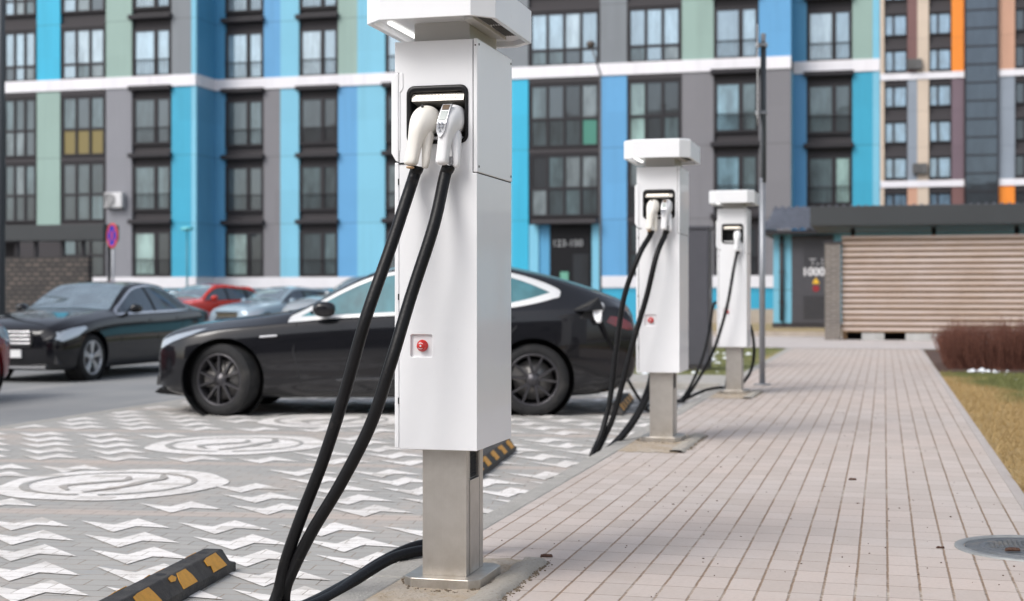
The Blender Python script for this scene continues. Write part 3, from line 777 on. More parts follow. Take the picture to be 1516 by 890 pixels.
# concrete pads round the bases
pad_m = M_conc('rough_concrete', (.42,.39,.345), (.46,.42,.36), (.26,.20,.14))
pad2_m = M_conc('sandy_cement', (.44,.35,.25), (.50,.44,.37), (.24,.165,.095))
for i, (sx, sy) in enumerate(SPOTS):
    t = thing('concrete_pad', ['rough concrete bedding round the base of the nearest charger', 'rough concrete bedding round the base of the middle charger', 'rough concrete bedding round the base of the furthest charger'][i], 'concrete pad', (sx, sy, 0), 0, 'concrete pads under the chargers')
    mb = MB(); rng = random.Random(i+3); nx, ny = 26, 46; rows = []
    for a in range(ny+1):
        r = []
        for b in range(nx+1):
            x = -.200+.40*b/nx; y = -.75+1.23*a/ny
            e = min(b, nx-b, a*1.0, ny-a)/2.5
            z = .003+ (0 if e < .4 else min(1, e)*(.004+.008*rng.random()))
            wx = 0 if b == 0 else .012*math.sin(a*.7+i)+.008*math.sin(a*1.9)
            r.append((x+(wx if b == nx else 0), y+(.02*math.sin(b*.8) if a in (0, ny) else 0), z))
        rows.append(r)
    mb.grid(rows); mb.build('cement_bed', pad2_m, t)
    mb = MB(); y = -.75
    rows = []
    for a in range(40):
        y = -.74+1.20*a/39
        w = .205+.006*math.sin(a*.9)
        rows.append([(w-.055, y, .004), (w-.05, y, .017+.003*rng.random()), (w, y, .019+.003*rng.random()), (w+.03, y, .015+.003*rng.random()), (w+.036+.008*rng.random(), y, .001)])
    mb.grid(rows); mb.build('cement_edge', pad_m, t)
    mb = MB()
    for k in range(200):
        x = .240+abs(rng.gauss(0,.016)); y = rng.uniform(-.55,.5); s = rng.uniform(.0015,.005)
        mb.prism([(x+s*math.cos(q*1.256), y+s*.9*math.sin(q*1.256)) for q in range(5)], 0, s)
    for k in range(110):
        a = rng.uniform(0, 6.28); x = math.cos(a)*rng.uniform(.15,.19); y = math.sin(a)*rng.uniform(.19,.24)-.01; s = rng.uniform(.002,.006)
        mb.prism([(x+s*math.cos(q*1.256), y+s*.9*math.sin(q*1.256)) for q in range(5)], .004, .010+s)
    o = mb.build('rubble', mat('rubble', (.17,.135,.095), .95), t); o['kind'] = 'stuff'

# =================================================================== WHEEL STOPS
stop_m = mat('recycled_rubber', (.030,.028,.028), .72, var=.35, vscale=14, bump=.5, bscale=120, dirt=(.085,.078,.07), dscale=6, dlo=.45, dhi=.75)
yel = mat('yellow_tape', (.66,.31,.02), .45, var=.18, vscale=30, dirt=(.25,.13,.03), dscale=25, dlo=.62, dhi=.8)
def wheel_stop():
    t = thing('wheel_stop', 'nearest black rubber wheel stop with torn yellow patches, lying at the lower left', 'wheel stop', (0,0,0), 0, 'rubber wheel stops in the bays')
    LL = 1.70
    def sec(y, s, zs): return [(x*s, y, z*zs) for x, z in ((-.08,0),(-.08,.036),(-.036,.098),(.036,.098),(.08,.036),(.08,0))]
    mb = MB(); V = mb.grid([sec(-.0,1,1)] if 0 else [[*sec(0,.98,.98)], [*sec(-.002,1,.35)], [*sec(-.07,1,1)], [*sec(-LL+.07,1,1)], [*sec(-LL+.002,1,.35)]], smooth=False)
    mb.bm.free(); mb.bm = bmesh.new()
    def s2(y, full): 
        k = 1 if full else 0
        return [Vector(p) for p in ((-.08,y,0),(-.08,y,.036),(-.036,y,.098 if full else .04),(.036,y,.098 if full else .04),(.08,y,.036),(.08,y,0))]
    G = [s2(0,0), s2(-.055,1), s2(-LL+.055,1), s2(-LL,0)]
    V = mb.grid(G, smooth=False); mb.bm.faces.new(V[0][::-1]); mb.bm.faces.new(V[-1])
    for a, b in zip(V, V[1:]): mb.bm.faces.new([a[0], b[0], b[5], a[5]])
    body = mb.build('body', stop_m, t, bevel=.005)
    def face(side, u, v, off=.003):    # u along (0..LL), v up the slope
        x = side*(.08-.044*v); z = .036+.062*v
        n = Vector((side*.062, 0, .044)).normalized()
        return Vector((x, -u, z))+n*off
    rng = random.Random(5)
    for side in (1, -1):
        for i, u0 in enumerate((.13, .45, .80, 1.15, 1.45)):
            big = [(u0+.01,.95),(u0-.005,.6),(u0-.02,.08),(u0+.13,.07),(u0+.118,.45),(u0+.145,.50),(u0+.150,.85),(u0+.11,.93)]
            if i % 2: big = [(u0+.012,.93),(u0-.012,.50),(u0-.02,.07),(u0+.125,.06),(u0+.118,.5),(u0+.10,.92)]
            pts = [face(side, a+rng.uniform(-.002,.002), b) for a, b in big]
            top = [mb_ for mb_ in pts]
            m2 = MB(); m2.poly(top); base = [face(side, (face_i), 0) for face_i in ()]
            o = m2.build('yellow_patch', yel, body)
            md = o.modifiers.new('solid', 'SOLIDIFY'); md.thickness = .0022; md.offset = -1
            if i % 2 == 0: continue
            sm = [(u0+.125,.75),(u0+.15,.60),(u0+.185,.66),(u0+.19,.88),(u0+.15,.95)]
            m2 = MB(); m2.poly([face(side, a, b) for a, b in sm]); o = m2.build('yellow_patch', yel, body)
            md = o.modifiers.new('solid', 'SOLIDIFY'); md.thickness = .0022; md.offset = -1
    mb = MB()
    for u in (.16, .60, 1.1, 1.54): mb.lathe([(.0001,.0985),(.017,.0985),(.019,.0990),(.020,.0984)], 'z', 20, (0,-u,0))
    mb.build('bolt_hole', dark_gap, body)
    return t
w1 = wheel_stop()
w1.location = (-2.645, 5.335, GP); w1.rotation_euler = (0,0,R(6.4))
w2 = copy_tree(w1); w2.location = (-2.645, 9.92, GP); w2['label'] = 'black rubber wheel stop with yellow patches, half hidden behind the nearest charger'
w3 = copy_tree(w1); w3.location = (-2.62, 14.75, GP); w3['label'] = 'blurred rubber wheel stop on the ground behind the rear bumper of the black fastback'

# =================================================================== CARS
def interp(tab, x):
    """monotone-ish cubic of table rows (x, v...)"""
    if x <= tab[0][0]: return list(tab[0][1:])
    if x >= tab[-1][0]: return list(tab[-1][1:])
    for i in range(len(tab)-1):
        if tab[i][0] <= x <= tab[i+1][0]: break
    x0, x1 = tab[i][0], tab[i+1][0]; h = x1-x0; t = (x-x0)/h; out = []
    for k in range(1, len(tab[0])):
        d = (tab[i+1][k]-tab[i][k])/h
        dm = (tab[i][k]-tab[i-1][k])/(tab[i][0]-tab[i-1][0]) if i > 0 else d
        dn = (tab[i+2][k]-tab[i+1][k])/(tab[i+2][0]-tab[i+1][0]) if i < len(tab)-2 else d
        m0 = 0 if dm*d <= 0 else 2*dm*d/(dm+d); m1 = 0 if dn*d <= 0 else 2*dn*d/(dn+d)
        if i == 0: m0 = d*1.3
        out.append((2*t**3-3*t*t+1)*tab[i][k]+(t**3-2*t*t+t)*h*m0+(-2*t**3+3*t*t)*tab[i+1][k]+(t**3-t*t)*h*m1)
    return out
class Shape:
    def __init__(s, tab): s.tab = tab; s.L = tab[-1][0]; s.cache = {}
    def sect(s, x):
        key = round(x, 4)
        if key in s.cache: return s.cache[key]
        z0, w, zb, wr, zr, zt = interp(s.tab, x)
        zr = max(zr, zb+.02); hh = zb-z0
        P = [(0,z0),(.55*w,z0),(.86*w,z0+.01),(.955*w,z0+.07*hh/.75),(.985*w,z0+.28*hh),(w,z0+.55*hh),(.992*w,z0+.80*hh),(.965*w,zb-.035*hh),(.94*w,zb+.0),
             (.94*w+(wr-.94*w)*.33, zb+(zr-zb)*.36), (.94*w+(wr-.94*w)*.68, zb+(zr-zb)*.72), (wr,zr), (wr*.90, zr+(zt-zr)*.42), (wr*.62, zr+(zt-zr)*.82), (wr*.3, zr+(zt-zr)*.97), (0,zt)]
        v = [Vector((a, b, 0)) for a, b in P]; out = []
        Q = [v[0]]+v+[v[-1]]
        for i in range(1, len(Q)-2):
            a, b, c, d = Q[i-1:i+3]
            for k in range(3):
                t = k/3; out.append(.5*((2*b)+(c-a)*t+(2*a-5*b+4*c-d)*t*t+(3*b-a-3*c+d)*t**3))
        out.append(v[-1]); r = [(max(0, p.x), p.y) for p in out]; s.cache[key] = r
        return r
    def side(s, x, z):
        r = s.sect(x)
        for (ya, za), (yb, zb) in zip(r[5:], r[6:]):
            if za <= z <= zb and zb > za: return ya+(yb-ya)*(z-za)/(zb-za)
        return r[20][0] if z < r[20][1] else r[-12][0]
    def top(s, x, y):
        r = s.sect(x); y = abs(y)
        for (ya, za), (yb, zb) in zip(r[::-1], r[::-1][1:]):
            if ya <= y <= yb and yb > ya: return za+(zb-za)*(y-ya)/(yb-ya)
        return r[-1][1]
def fill(poly, step=.07):
    dens = []
    n = len(poly)
    for i in range(n):
        a, b = Vector(poly[i]), Vector(poly[(i+1)%n]); k = max(1, int((b-a).length/step))
        for j in range(k): dens.append(a+(b-a)*j/k)
    n = len(dens); vs = list(dens); es = [(i, (i+1)%n) for i in range(n)]
    xs = [p.x for p in dens]; ys = [p.y for p in dens]
    x = min(xs)+step*.5
    def inside(px, py):
        c = False
        for i in range(n):
            a, b = dens[i], dens[(i+1)%n]
            if (a.y > py) != (b.y > py) and px < (b.x-a.x)*(py-a.y)/(b.y-a.y)+a.x: c = not c
        return c
    while x < max(xs):
        y = min(ys)+step*.5
        while y < max(ys):
            if inside(x, y) and min((Vector((x,y))-d).length for d in dens) > step*.45: vs.append(Vector((x, y)))
            y += step
        x += step
    r = delaunay_2d_cdt([Vector((v.x, v.y)) for v in vs], es, [list(range(n))], 1, 1e-6)
    return r[0], r[2]
def smooth2(pts, n=6):
    v = cr([Vector((p[0], p[1], 0)) for p in [*pts, pts[0]]], n)[:-1]; return [(p.x, p.y) for p in v]

def wheel_meshes(r, w, rimr, style):
    out = {}
    mb = MB(); prof = [(rimr-.005,-w/2+.02),(rimr+.01,-w/2+.004),(r*.86,-w/2),(r-.022,-w/2+.012),(r-.006,-w/2+.03)]
    for k in range(5):
        y = -w/2+.045+k*(w-.09)/4; prof += [(r,y-.012),(r,y+.008),(r-.007,y+.010),(r-.007,y+.014)]
    prof += [(r-.006,w/2-.03),(r-.022,w/2-.012),(r*.86,w/2),(rimr,w/2-.01)]
    mb.lathe(prof, 'y', 48); out['tyre'] = mb
    mb = MB(); mb.lathe([(rimr-.03,w/2-.02),(rimr-.025,-w/2+.06),(rimr-.018,-w/2+.02),(rimr-.012,-w/2+.008),(rimr+.004,-w/2+.010),(rimr+.006,-w/2+.022)], 'y', 48)
    yf = -w/2+.018
    def spoke(a0, a1, r0, r1, w0, w1, y0, y1):
        p = []
        for rr, ww, aa, yy in ((r0,w0,a0,y0),(r1,w1,a1,y1)):
            c = Vector((rr*math.cos(aa), yy, rr*math.sin(aa))); n = Vector((-math.sin(aa), 0, math.cos(aa)))
            p.append([c-n*ww, c-n*ww*.7+Vector((0,-.010,0)), c+n*ww*.7+Vector((0,-.010,0)), c+n*ww, c+n*ww+Vector((0,.035,0)), c-n*ww+Vector((0,.035,0))])
        mb.grid([[*q, q[0]] for q in p], smooth=False)
    if style == 'y':
        for k in range(5):
            a = 2*math.pi*k/5+math.pi/2+.3
            for s in (-1, 1): spoke(a+s*.12, a+s*.30, .055, rimr-.008, .016, .0105, yf+.012, yf+.006)
    else:
        for k in range(5):
            a = 2*math.pi*k/5+math.pi/2
            for s in (-1, 1): spoke(a+s*.07, a+s*.14, .05, rimr-.008, .020, .022, yf+.012, yf+.004)
    mb.lathe([(.001,yf-.004),(.028,yf-.004),(.034,yf+.002),(.060,yf+.006),(.075,yf+.03),(.06,yf+.05)], 'y', 24)
    out['rim'] = mb
    mb = MB(); mb.lathe([(.001,yf+.075),(rimr-.055,yf+.075),(rimr-.055,yf+.09),(.001,yf+.09)], 'y', 32); mb.box(-rimr*.85, -rimr*.35, yf+.060, yf+.10, -.07, .07)
    out['wheel'] = mb
    return out
def car(name, label, cat, loc, rz, C, group=None):
    t = thing(name, label, cat, loc, rz, group)
    S = Shape(C['tab']); L2 = S.L/2; paintm = C['paint']
    xs = []
    x = x_0 = C['tab'][0][0]
    while x < S.L: xs.append(x); x += .018 if (x < x_0+.14 or x > S.L-.14) else .075
    xs.append(S.L)
    rows = []
    for x in xs:
        r = S.sect(x); rows.append([(x-L2, -y, z) for y, z in r]+[(x-L2, y, z) for y, z in r[::-1][1:-1]])
    mb = MB(); V = mb.grid(rows, True); mb.bm.faces.new(V[0][::-1]); mb.bm.faces.new(V[-1])
    body = mb.build('body', paintm, t)
    wr = C['wheel_r']; hw = C['halfw']
    cs = []
    for wx in C['axles']:
        for s in (-1, 1):
            c = MB(); c.cyl((wx-L2, s*(hw+.15), wr+.005), (wx-L2, s*(hw-.30), wr+.005), wr+.048, seg=40); c.box(wx-L2-wr-.02, wx-L2+wr+.02, s*hw*1.2 if s < 0 else hw-.30, -hw+.30 if s < 0 else hw*1.2, -.3, wr-.12); 
            c.bm.free(); c.bm = bmesh.new()
            c.cyl((wx-L2, s*(hw+.15), wr+.005), (wx-L2, s*(hw-.30), wr+.005), wr+.048, seg=40)
            cs.append(c.build('c', arch_m))
    cut(body, cs)
    for p in body.data.polygons: p.use_smooth = True
    md = body.modifiers.new('es', 'EDGE_SPLIT'); md.split_angle = R(35)
    # wheel wells + dark arch lips
    for wx in C['axles']:
        for s in (-1, 1):
            mb = MB(); mb.lathe([(wr+.052, s*(hw-.03)), (wr+.050, s*(hw-.29)), (.001, s*(hw-.29))], 'y', 32, (wx-L2, 0, wr+.005)); mb.build('wheel_well', arch_m, body)
    wm = wheel_meshes(wr, .235, C['rim_r'], C['rim_style'])
    meshes = {}
    for k, m in (('tyre', tyre_m), ('rim', C['rim_mat']), ('wheel', disc_m)):
        o = wm[k].build(k, m); meshes[k] = o.data; bpy.data.objects.remove(o)
    for i, wx in enumerate(C['axles']):
        for s in (-1, 1):
            w = bpy.data.objects.new('wheel', meshes['wheel']); link(w, t); w.location = (wx-L2, s*(hw-.135), wr)
            w.rotation_euler = (0, .4*i, (math.pi if s > 0 else 0)+(R(C.get('steer', 0)) if i == 0 else 0))
            for k in ('tyre', 'rim'): o = bpy.data.objects.new(k, meshes[k]); link(o, w)
    def side_patch(nm, poly, m, off=.005, parent=body, sides=(-1,1), step=.07, join=True):
        V_, F_ = fill(poly, step); mb = MB()
        for s in sides:
            vv = [mb.bm.verts.new((v.x-L2, s*(S.side(v.x, v.y)+off), v.y)) for v in V_]
            for f in F_:
                try: q = mb.bm.faces.new([vv[i] for i in (f if s < 0 else f[::-1])]); q.smooth = True
                except ValueError: pass
            if not join: mb.build(nm, m, parent, recalc=False); mb = MB()
        if join: return mb.build(nm, m, parent, recalc=False)
    def top_patch(nm, poly, m, off=.005, step=.08):
        V_, F_ = fill(poly, step); mb = MB()
        vv = [mb.bm.verts.new((v.x-L2, v.y, S.top(v.x, v.y)+off)) for v in V_]
        for f in F_:
            q = mb.bm.faces.new([vv[i] for i in f]); q.smooth = True
        return mb.build(nm, m, body, recalc=False)
    def side_strip(nm, path, wd, m, off=.007, closed=False, sides=(-1,1), parent=None):
        mb = MB(); pv = [Vector(p) for p in path]; n = len(pv)
        for s in sides:
            A_, B_ = [], []
            for i, p in enumerate(pv):
                a = pv[(i-1)%n] if closed else pv[max(i-1,0)]; b = pv[(i+1)%n] if closed else pv[min(i+1,n-1)]
                d = (b-a).normalized(); nn = Vector((-d.y, d.x)); ww = wd(p) if callable(wd) else wd
                for arr, q in ((A_, p+nn*ww), (B_, p-nn*ww)): arr.append((q.x-L2, s*(S.side(q.x, q.y)+off), q.y))
            if closed: A_.append(A_[0]); B_.append(B_[0])
            M_ = [((a[0]+b[0])/2, (a[1]+b[1])/2+s*.006, (a[2]+b[2])/2) for a, b in zip(A_, B_)]
            mb.grid([A_, M_, B_]); o_ = mb.build(nm, m, parent or body); mb = MB()
        return o_
    for nm, poly in C['windows']:
        side_patch(nm, poly, C['glass'], .004, join=False)
    top_patch('windscreen', C['windscreen'], C['screen_glass'])
    top_patch('rear_window', C['rear_window'], C['glass'])
    if 'trim' in C: side_strip('window_trim', C['trim'], C['trim_w'], C.get('trim_mat', chrome), .009, True)
    if 'pillars' in C:
        for pth, wd in C['pillars']: side_strip('pillar', pth, wd, black_plastic, .008)
    for pth in C['seams']: side_strip('door_seam', pth, .006, dark_gap, .002)
    for poly in C['handles']: side_patch('door_handle', poly, C.get('handle_mat', paintm), .016, join=False, step=.05)
    for poly in C['headlights']: side_patch('headlight', poly, lamp_clear, .006, join=False, step=.03)
    for poly in C['taillights']: side_patch('tail_light', poly, lamp_red, .006, join=False, step=.03)
    if 'sill' in C: side_patch('sill', C['sill'], black_plastic, .008)
    for pth, wd, m in C.get('extras', ()): side_strip('trim_strip', pth, wd, m, .008)
    # mirrors
    mx, mz = C['mirror']
    for s in (-1, 1):
        y = S.side(mx, mz); rows = []
        for yy, rx, rz_ in ((0,.02,.02),(.05,.03,.025),(.075,.075,.052),(.12,.115,.078),(.19,.105,.070),(.225,.06,.04)):
            rows.append((Vector((mx-L2+.02*yy/.2, s*(y+yy-.01), mz+.03+.35*min(yy,.1))), W(1,0,0), W(0,0,1), rx, rz_, .75))
        mr = loft(rows, 'mirror', paintm, body, 16)
    # front
    for nm, verts, m in C.get('front', ()):
        mb = MB(); mb.prism([(p[0], p[1]) for p in verts['poly']], verts['x0']-L2, verts['x1']-L2, 'x'); mb.build(nm, m, body, bevel=verts.get('bevel', .01))
    return t, S, body

glass_teal = M_glass('car_glass_teal', (.06,.19,.22), .05, tint=(.85,.95,1))  # teal base colour paints in the light seen through the far windows
glass_dark = M_glass('car_glass_dark', (.03,.035,.04), .16)
glass_scr = M_glass('windscreen_glass', (.10,.14,.16), .42, tint=(.9,.97,1))
black_paint = M_carpaint('black_paint', (.007,.007,.009), dust=.06)
T = [(.14,.36,.40,.53,.34,.60,.615),(.155,.30,.50,.58,.40,.665,.685),(.20,.24,.61,.63,.48,.715,.74),(.30,.20,.73,.68,.56,.765,.795),(.5,.17,.855,.745,.62,.82,.855),(.8,.16,.91,.805,.66,.865,.90),
     (1.2,.16,.922,.845,.70,.91,.95),(1.5,.16,.922,.875,.72,.955,1.00),(1.9,.16,.922,.905,.66,1.16,1.20),(2.3,.16,.922,.93,.60,1.33,1.375),(2.8,.16,.922,.95,.575,1.395,1.44),
     (3.3,.16,.922,.975,.57,1.375,1.425),(3.8,.17,.92,1.0,.585,1.28,1.335),(4.2,.18,.90,1.015,.63,1.165,1.225),(4.45,.22,.87,1.02,.67,1.08,1.135),(4.58,.28,.84,.98,.66,1.02,1.08),(4.66,.36,.80,.88,.62,.93,.99),(4.69,.44,.75,.78,.58,.82,.86)]
dlo = smooth2([(1.45,.895),(1.62,.985),(1.95,1.17),(2.25,1.295),(2.6,1.355),(3.0,1.372),(3.35,1.345),(3.65,1.275),(3.94,1.155),(3.88,1.115),(3.6,1.045),(3.2,.99),(2.6,.958),(2.0,.930)], 5)
tesla = dict(tab=T, paint=black_paint, wheel_r=.336, halfw=.915, axles=(.845,3.72), rim_r=.243, rim_style='y', rim_mat=rim_dark, steer=-24,
    glass=glass_teal, screen_glass=glass_dark,
    windows=[('side_window', [(p[0],p[1]) for p in dlo])], trim=dlo, trim_w=lambda p: .016+.016*max(0, min(1, (p.x-3.3)/.55))+ .008*max(0, min(1,(1.8-p.x)/.3)), trim_mat=satin,
    windscreen=[(1.40,-.60),(1.34,0),(1.40,.60),(1.50,.69),(2.25,.56),(2.28,0),(2.25,-.56),(1.50,-.69)],
    rear_window=[(3.20,-.50),(3.20,.50),(4.28,.56),(4.36,.3),(4.38,0),(4.36,-.3),(4.28,-.56)],
    pillars=[([(2.72,.965),(2.76,1.16),(2.74,1.35)], .045)],
    seams=[[(1.53,.86),(1.50,.6),(1.56,.34),(1.62,.22)], [(2.66,.95),(2.68,.6),(2.66,.22)], [(3.62,1.02),(3.56,.82),(3.36,.62),(3.28,.4),(3.26,.22)], [(1.62,.235),(2.4,.225),(3.26,.235)]],
    handles=[[(2.42,.86),(2.62,.87),(2.62,.895),(2.42,.885)], [(3.35,.91),(3.55,.92),(3.55,.945),(3.35,.935)]],
    headlights=[[(.165,.635),(.21,.62),(.34,.685),(.54,.755),(.68,.815),(.56,.80),(.35,.75),(.215,.70)]],
    taillights=[[(4.40,.875),(4.47,.84),(4.60,.80),(4.655,.80),(4.64,.86),(4.56,.91),(4.44,.93)]],
    mirror=(1.78,.93), extras=[([(1.19,.737),(1.25,.742),(1.35,.748)], .008, chrome), ([(1.9,.335),(2.6,.36),(3.2,.375)], .012, mat('black_gloss_fold', (.03,.03,.033), .2, coat=1))],
    front=[('lower_grille', dict(poly=[(-.55,.27),(.55,.27),(.50,.36),(-.50,.36)], x0=.14, x1=.25), dark_gap)])
p = cam2w(-1.18, 14.07, GP)
tc, TS, tb = car('electric_car', 'black fastback with dark spoked wheels, plugged in behind the nearest charger', 'car', p, TH, tesla)
# lower front lip + open charge flap
mb = MB(); mb.prism([(-2.16,.19),(-2.21,.205),(-2.16,.25),(-1.90,.21),(-1.90,.165)], -.60, .60, 'y'); mb.build('front_lip', black_plastic, tb, bevel=.01)
fx, fz = 4.24, .93
yy = TS.side(fx, fz)
mb = MB(); mb.prism([(fx-.10-2.345, fz-.03),(fx+.09-2.345, fz-.03),(fx+.09-2.345, fz+.07),(fx-.02-2.345, fz+.06)], -yy-.010, -yy+.02, 'y'); mb.build('charge_port', dark_gap, tb, bevel=.004)
mb = MB()
q = [Vector((fx-.15-2.345, -yy+.0, fz+.045)), Vector((fx+.01-2.345, -yy+.03, fz+.125)), Vector((fx+.085-2.345, -yy-.06, fz+.165)), Vector((fx+.13-2.345, -yy-.10, fz+.06)), Vector((fx-.02-2.345, -yy-.13, fz+.05))]
A_ = [mb.bm.verts.new(v) for v in q]; B_ = [mb.bm.verts.new(v+Vector((0,.012,.012))) for v in q]
mb.bm.faces.new(A_); mb.bm.faces.new(B_[::-1])
for i in range(5): mb.bm.faces.new([A_[i], A_[(i+1)%5], B_[(i+1)%5], B_[i]])
mb.build('charge_flap', black_plastic, tb)

# generic saloon and tall hatch
def saloon(paintm, rim, glass, L=4.92, h=1.46):
    k = h/1.46
    Tb = [(0,.34,.60,.60,.50,.68,.70),(.03,.27,.70,.64,.56,.73,.75),(.10,.20,.79,.70,.62,.78,.80),(.25,.17,.85,.76,.66,.83,.86),(.5,.16,.90,.82,.68,.885,.92),(.9,.16,.925,.88,.70,.94,.98),(1.35,.16,.926,.925,.72,.985,1.03),(1.6,.16,.926,.94,.72,1.01,1.06),
      (2.0,.16,.926,.95,.67,1.22,1.26),(2.4,.16,.926,.96,.60,1.38,1.42),(2.9,.16,.926,.965,.58,1.42,1.46),(3.4,.16,.926,.975,.58,1.385,1.435),(3.8,.17,.92,.985,.59,1.27,1.325),(4.15,.18,.91,.99,.64,1.12,1.17),(4.45,.2,.89,.99,.68,1.05,1.09),(4.72,.24,.85,.96,.66,1.0,1.04),(4.86,.32,.78,.86,.60,.90,.95),(4.92,.42,.70,.74,.52,.78,.82)]
    Tb = [(a*L/4.92, b, c, d*k, e, f*k, g*k) for a, b, c, d, e, f, g in Tb]
    q = L/4.92
    dl = smooth2([(1.58*q,.955*k),(1.80*q,1.075*k),(2.1*q,1.225*k),(2.4*q,1.335*k),(2.8*q,1.385*k),(3.2*q,1.38*k),(3.55*q,1.30*k),(3.82*q,1.17*k),(3.95*q,1.05*k),(3.85*q,1.01*k),(3.3*q,.99*k),(2.4*q,.975*k)], 5)
    return dict(tab=Tb, paint=paintm, wheel_r=.335, halfw=.915, axles=(.84*q,3.78*q), rim_r=.245, rim_style='s', rim_mat=rim, glass=glass, screen_glass=glass_scr,
      windows=[('side_window', dl)], trim=dl, trim_w=.014, trim_mat=chrome,
      windscreen=[(1.48*q,-.62),(1.40*q,0),(1.48*q,.62),(1.60*q,.70),(2.36*q,.56),(2.40*q,0),(2.36*q,-.56),(1.60*q,-.70)],
      rear_window=[(3.55*q,-.50),(3.55*q,.50),(4.10*q,.56),(4.14*q,0),(4.10*q,-.56)],
      pillars=[([(2.78*q,.985*k),(2.80*q,1.18*k),(2.78*q,1.37*k)], .04)],
      seams=[[(1.62*q,.92*k),(1.60*q,.6),(1.66*q,.24)], [(2.74*q,.96*k),(2.76*q,.6),(2.74*q,.24)], [(3.72*q,.97*k),(3.62*q,.8),(3.42*q,.6),(3.38*q,.24)]],
      handles=[[(2.50*q,.845*k),(2.70*q,.85*k),(2.70*q,.875*k),(2.50*q,.87*k)], [(3.42*q,.87*k),(3.62*q,.875*k),(3.62*q,.90*k),(3.42*q,.895*k)]],
      headlights=[[(.06,.62*k),(.14,.585*k),(.42,.665*k),(.64,.765*k),(.60,.80*k),(.34,.775*k),(.10,.715*k)]],
      taillights=[[(4.55*q,.82*k),(4.86*q,.74*k),(4.87*q,.84*k),(4.6*q,.93*k)]], mirror=(1.92*q,.975*k), sill=[(1.35*q,.175),(3.35*q,.175),(3.35*q,.215),(1.35*q,.215)])
def tall(paintm, rim, glass, L=4.4, h=1.55):
    C = saloon(paintm, rim, glass, L, h)
    k = h/1.46; q = L/4.92
    C['tab'] = [(a, b+.04, c, d, e, f, g) for a, b, c, d, e, f, g in C['tab']]
    nt = []
    for row in C['tab']:
        a, b, c, d, e, f, g = row; u = a/q
        if 3.3 < u <= 4.86: f = max(f, (1.36 if u < 4.3 else 1.36-.75*(u-4.3))*k); g = max(g, f+.04); e = .60
        nt.append((a, b, c, d, e, f, g))
    C['tab'] = nt
    dl = smooth2([(1.58*q,.955*k),(1.80*q,1.075*k),(2.1*q,1.225*k),(2.4*q,1.32*k),(2.8*q,1.345*k),(3.3*q,1.33*k),(3.9*q,1.29*k),(4.3*q,1.20*k),(4.36*q,1.08*k),(4.2*q,1.03*k),(3.3*q,.99*k),(2.4*q,.975*k)], 5)
    C['windows'] = [('side_window', dl)]; C['trim'] = dl; C['trim_w'] = .008; C['trim_mat'] = black_plastic
    C['pillars'] = [([(2.78*q,.985*k),(2.80*q,1.18*k),(2.78*q,1.33*k)], .04), ([(3.75*q,1.02*k),(3.78*q,1.18*k),(3.74*q,1.30*k)], .05)]
    C['rear_window'] = [(4.36*q,-.46),(4.36*q,.46),(4.60*q,.44),(4.60*q,-.44)]
    return C
sed_paint = M_carpaint('sedan_black', (.004,.004,.006), dust=.05)
sc_ = saloon(sed_paint, rim_silver, glass_dark, 4.76)
sc_['front'] = [('grille', dict(poly=[(-.40,.50),(.40,.50),(.44,.60),(.40,.73),(-.40,.73),(-.44,.60)], x0=-.022, x1=.06), dark_gap)]
RG = -.20
c2, S2_, b2 = car('parked_car', 'black saloon with silver five-spoke wheels and bright grille bars, at the left', 'car', (-12.0, 20.0, RG), R(90), sc_, 'cars parked across the road')
mb = MB()
for z in (.545, .60, .655, .708): mb.prism([(-.41,z),(.41,z),(.41,z+.026),(-.41,z+.026)], -2.38-.045, -2.38-.018, 'x')
mb.build('grille_bars', chrome, b2, bevel=.005)
mb = MB(); mb.prism([(-.26,.36),(.26,.36),(.26,.47),(-.26,.47)], -2.38-.035, -2.38-.01, 'x'); mb.build('number_plate', plate_m, b2)
mb = MB(); mb.prism([(-.62,.21),(.62,.21),(.60,.235),(-.60,.235)], -2.38+.02, -2.38+.16, 'x'); mb.build('bumper_trim', chrome, b2)
for s in (-1, 1): MB().prism([(s*.42,.26),(s*.80,.27),(s*.74,.42),(s*.50,.37)], -2.38+.06, -2.38+.3, 'x').build('air_intake', dark_gap, b2)
def place(px, D, rz, C, name, label, dz=0.0):
    p = cam2w((px-CX)/F*D, D, RG+dz)
    return car(name, label, 'car', p, rz, C, 'cars parked across the road')
red_p = M_carpaint('red_paint', (.62,.035,.018), dust=.08)
red = tall(red_p, rim_silver, glass_dark, 4.3, 1.50); place(299, 44.0, R(72), red, 'parked_car', 'bright red hatchback between the black saloon and the blue grey car', .08)
blue_p = M_carpaint('blue_grey_paint', (.30,.39,.46), .1, dust=.1)
bl = tall(blue_p, rim_silver, glass_dark, 4.5, 1.50)
bl['front'] = [('grille', dict(poly=[(-.42,.58),(.42,.58),(.40,.70),(-.40,.70)], x0=-.015, x1=.06), mat('grille_brown', (.09,.075,.05), .5))]
bt_, bS, bb = place(413, 43.5, R(72), bl, 'parked_car', 'blue grey car with a pale bonnet, seen over the bonnet of the black fastback')
mb = MB(); mb.prism([(-.46,.715),(.46,.715),(.44,.75),(-.44,.75)], -2.25-.03, -2.25+.03, 'x'); mb.prism([(-.46,.52),(.46,.52),(.46,.565),(-.46,.565)], -2.25-.03, -2.25+.03, 'x'); mb.build('grille_bars', chrome, bb)
teal_p = M_carpaint('teal_paint', (.06,.26,.33), .2, dust=.08)
tl = tall(teal_p, rim_silver, glass_dark, 4.1, 1.46); place(388, 52.5, R(80), tl, 'parked_car', 'teal hatchback almost hidden behind the red hatchback and the blue grey car', .02)
tl2 = tall(teal_p, rim_silver, glass_dark, 4.1, 1.44); place(262, 53.5, R(80), tl2, 'parked_car', 'teal car roof just showing over the boot of the black saloon', .02)
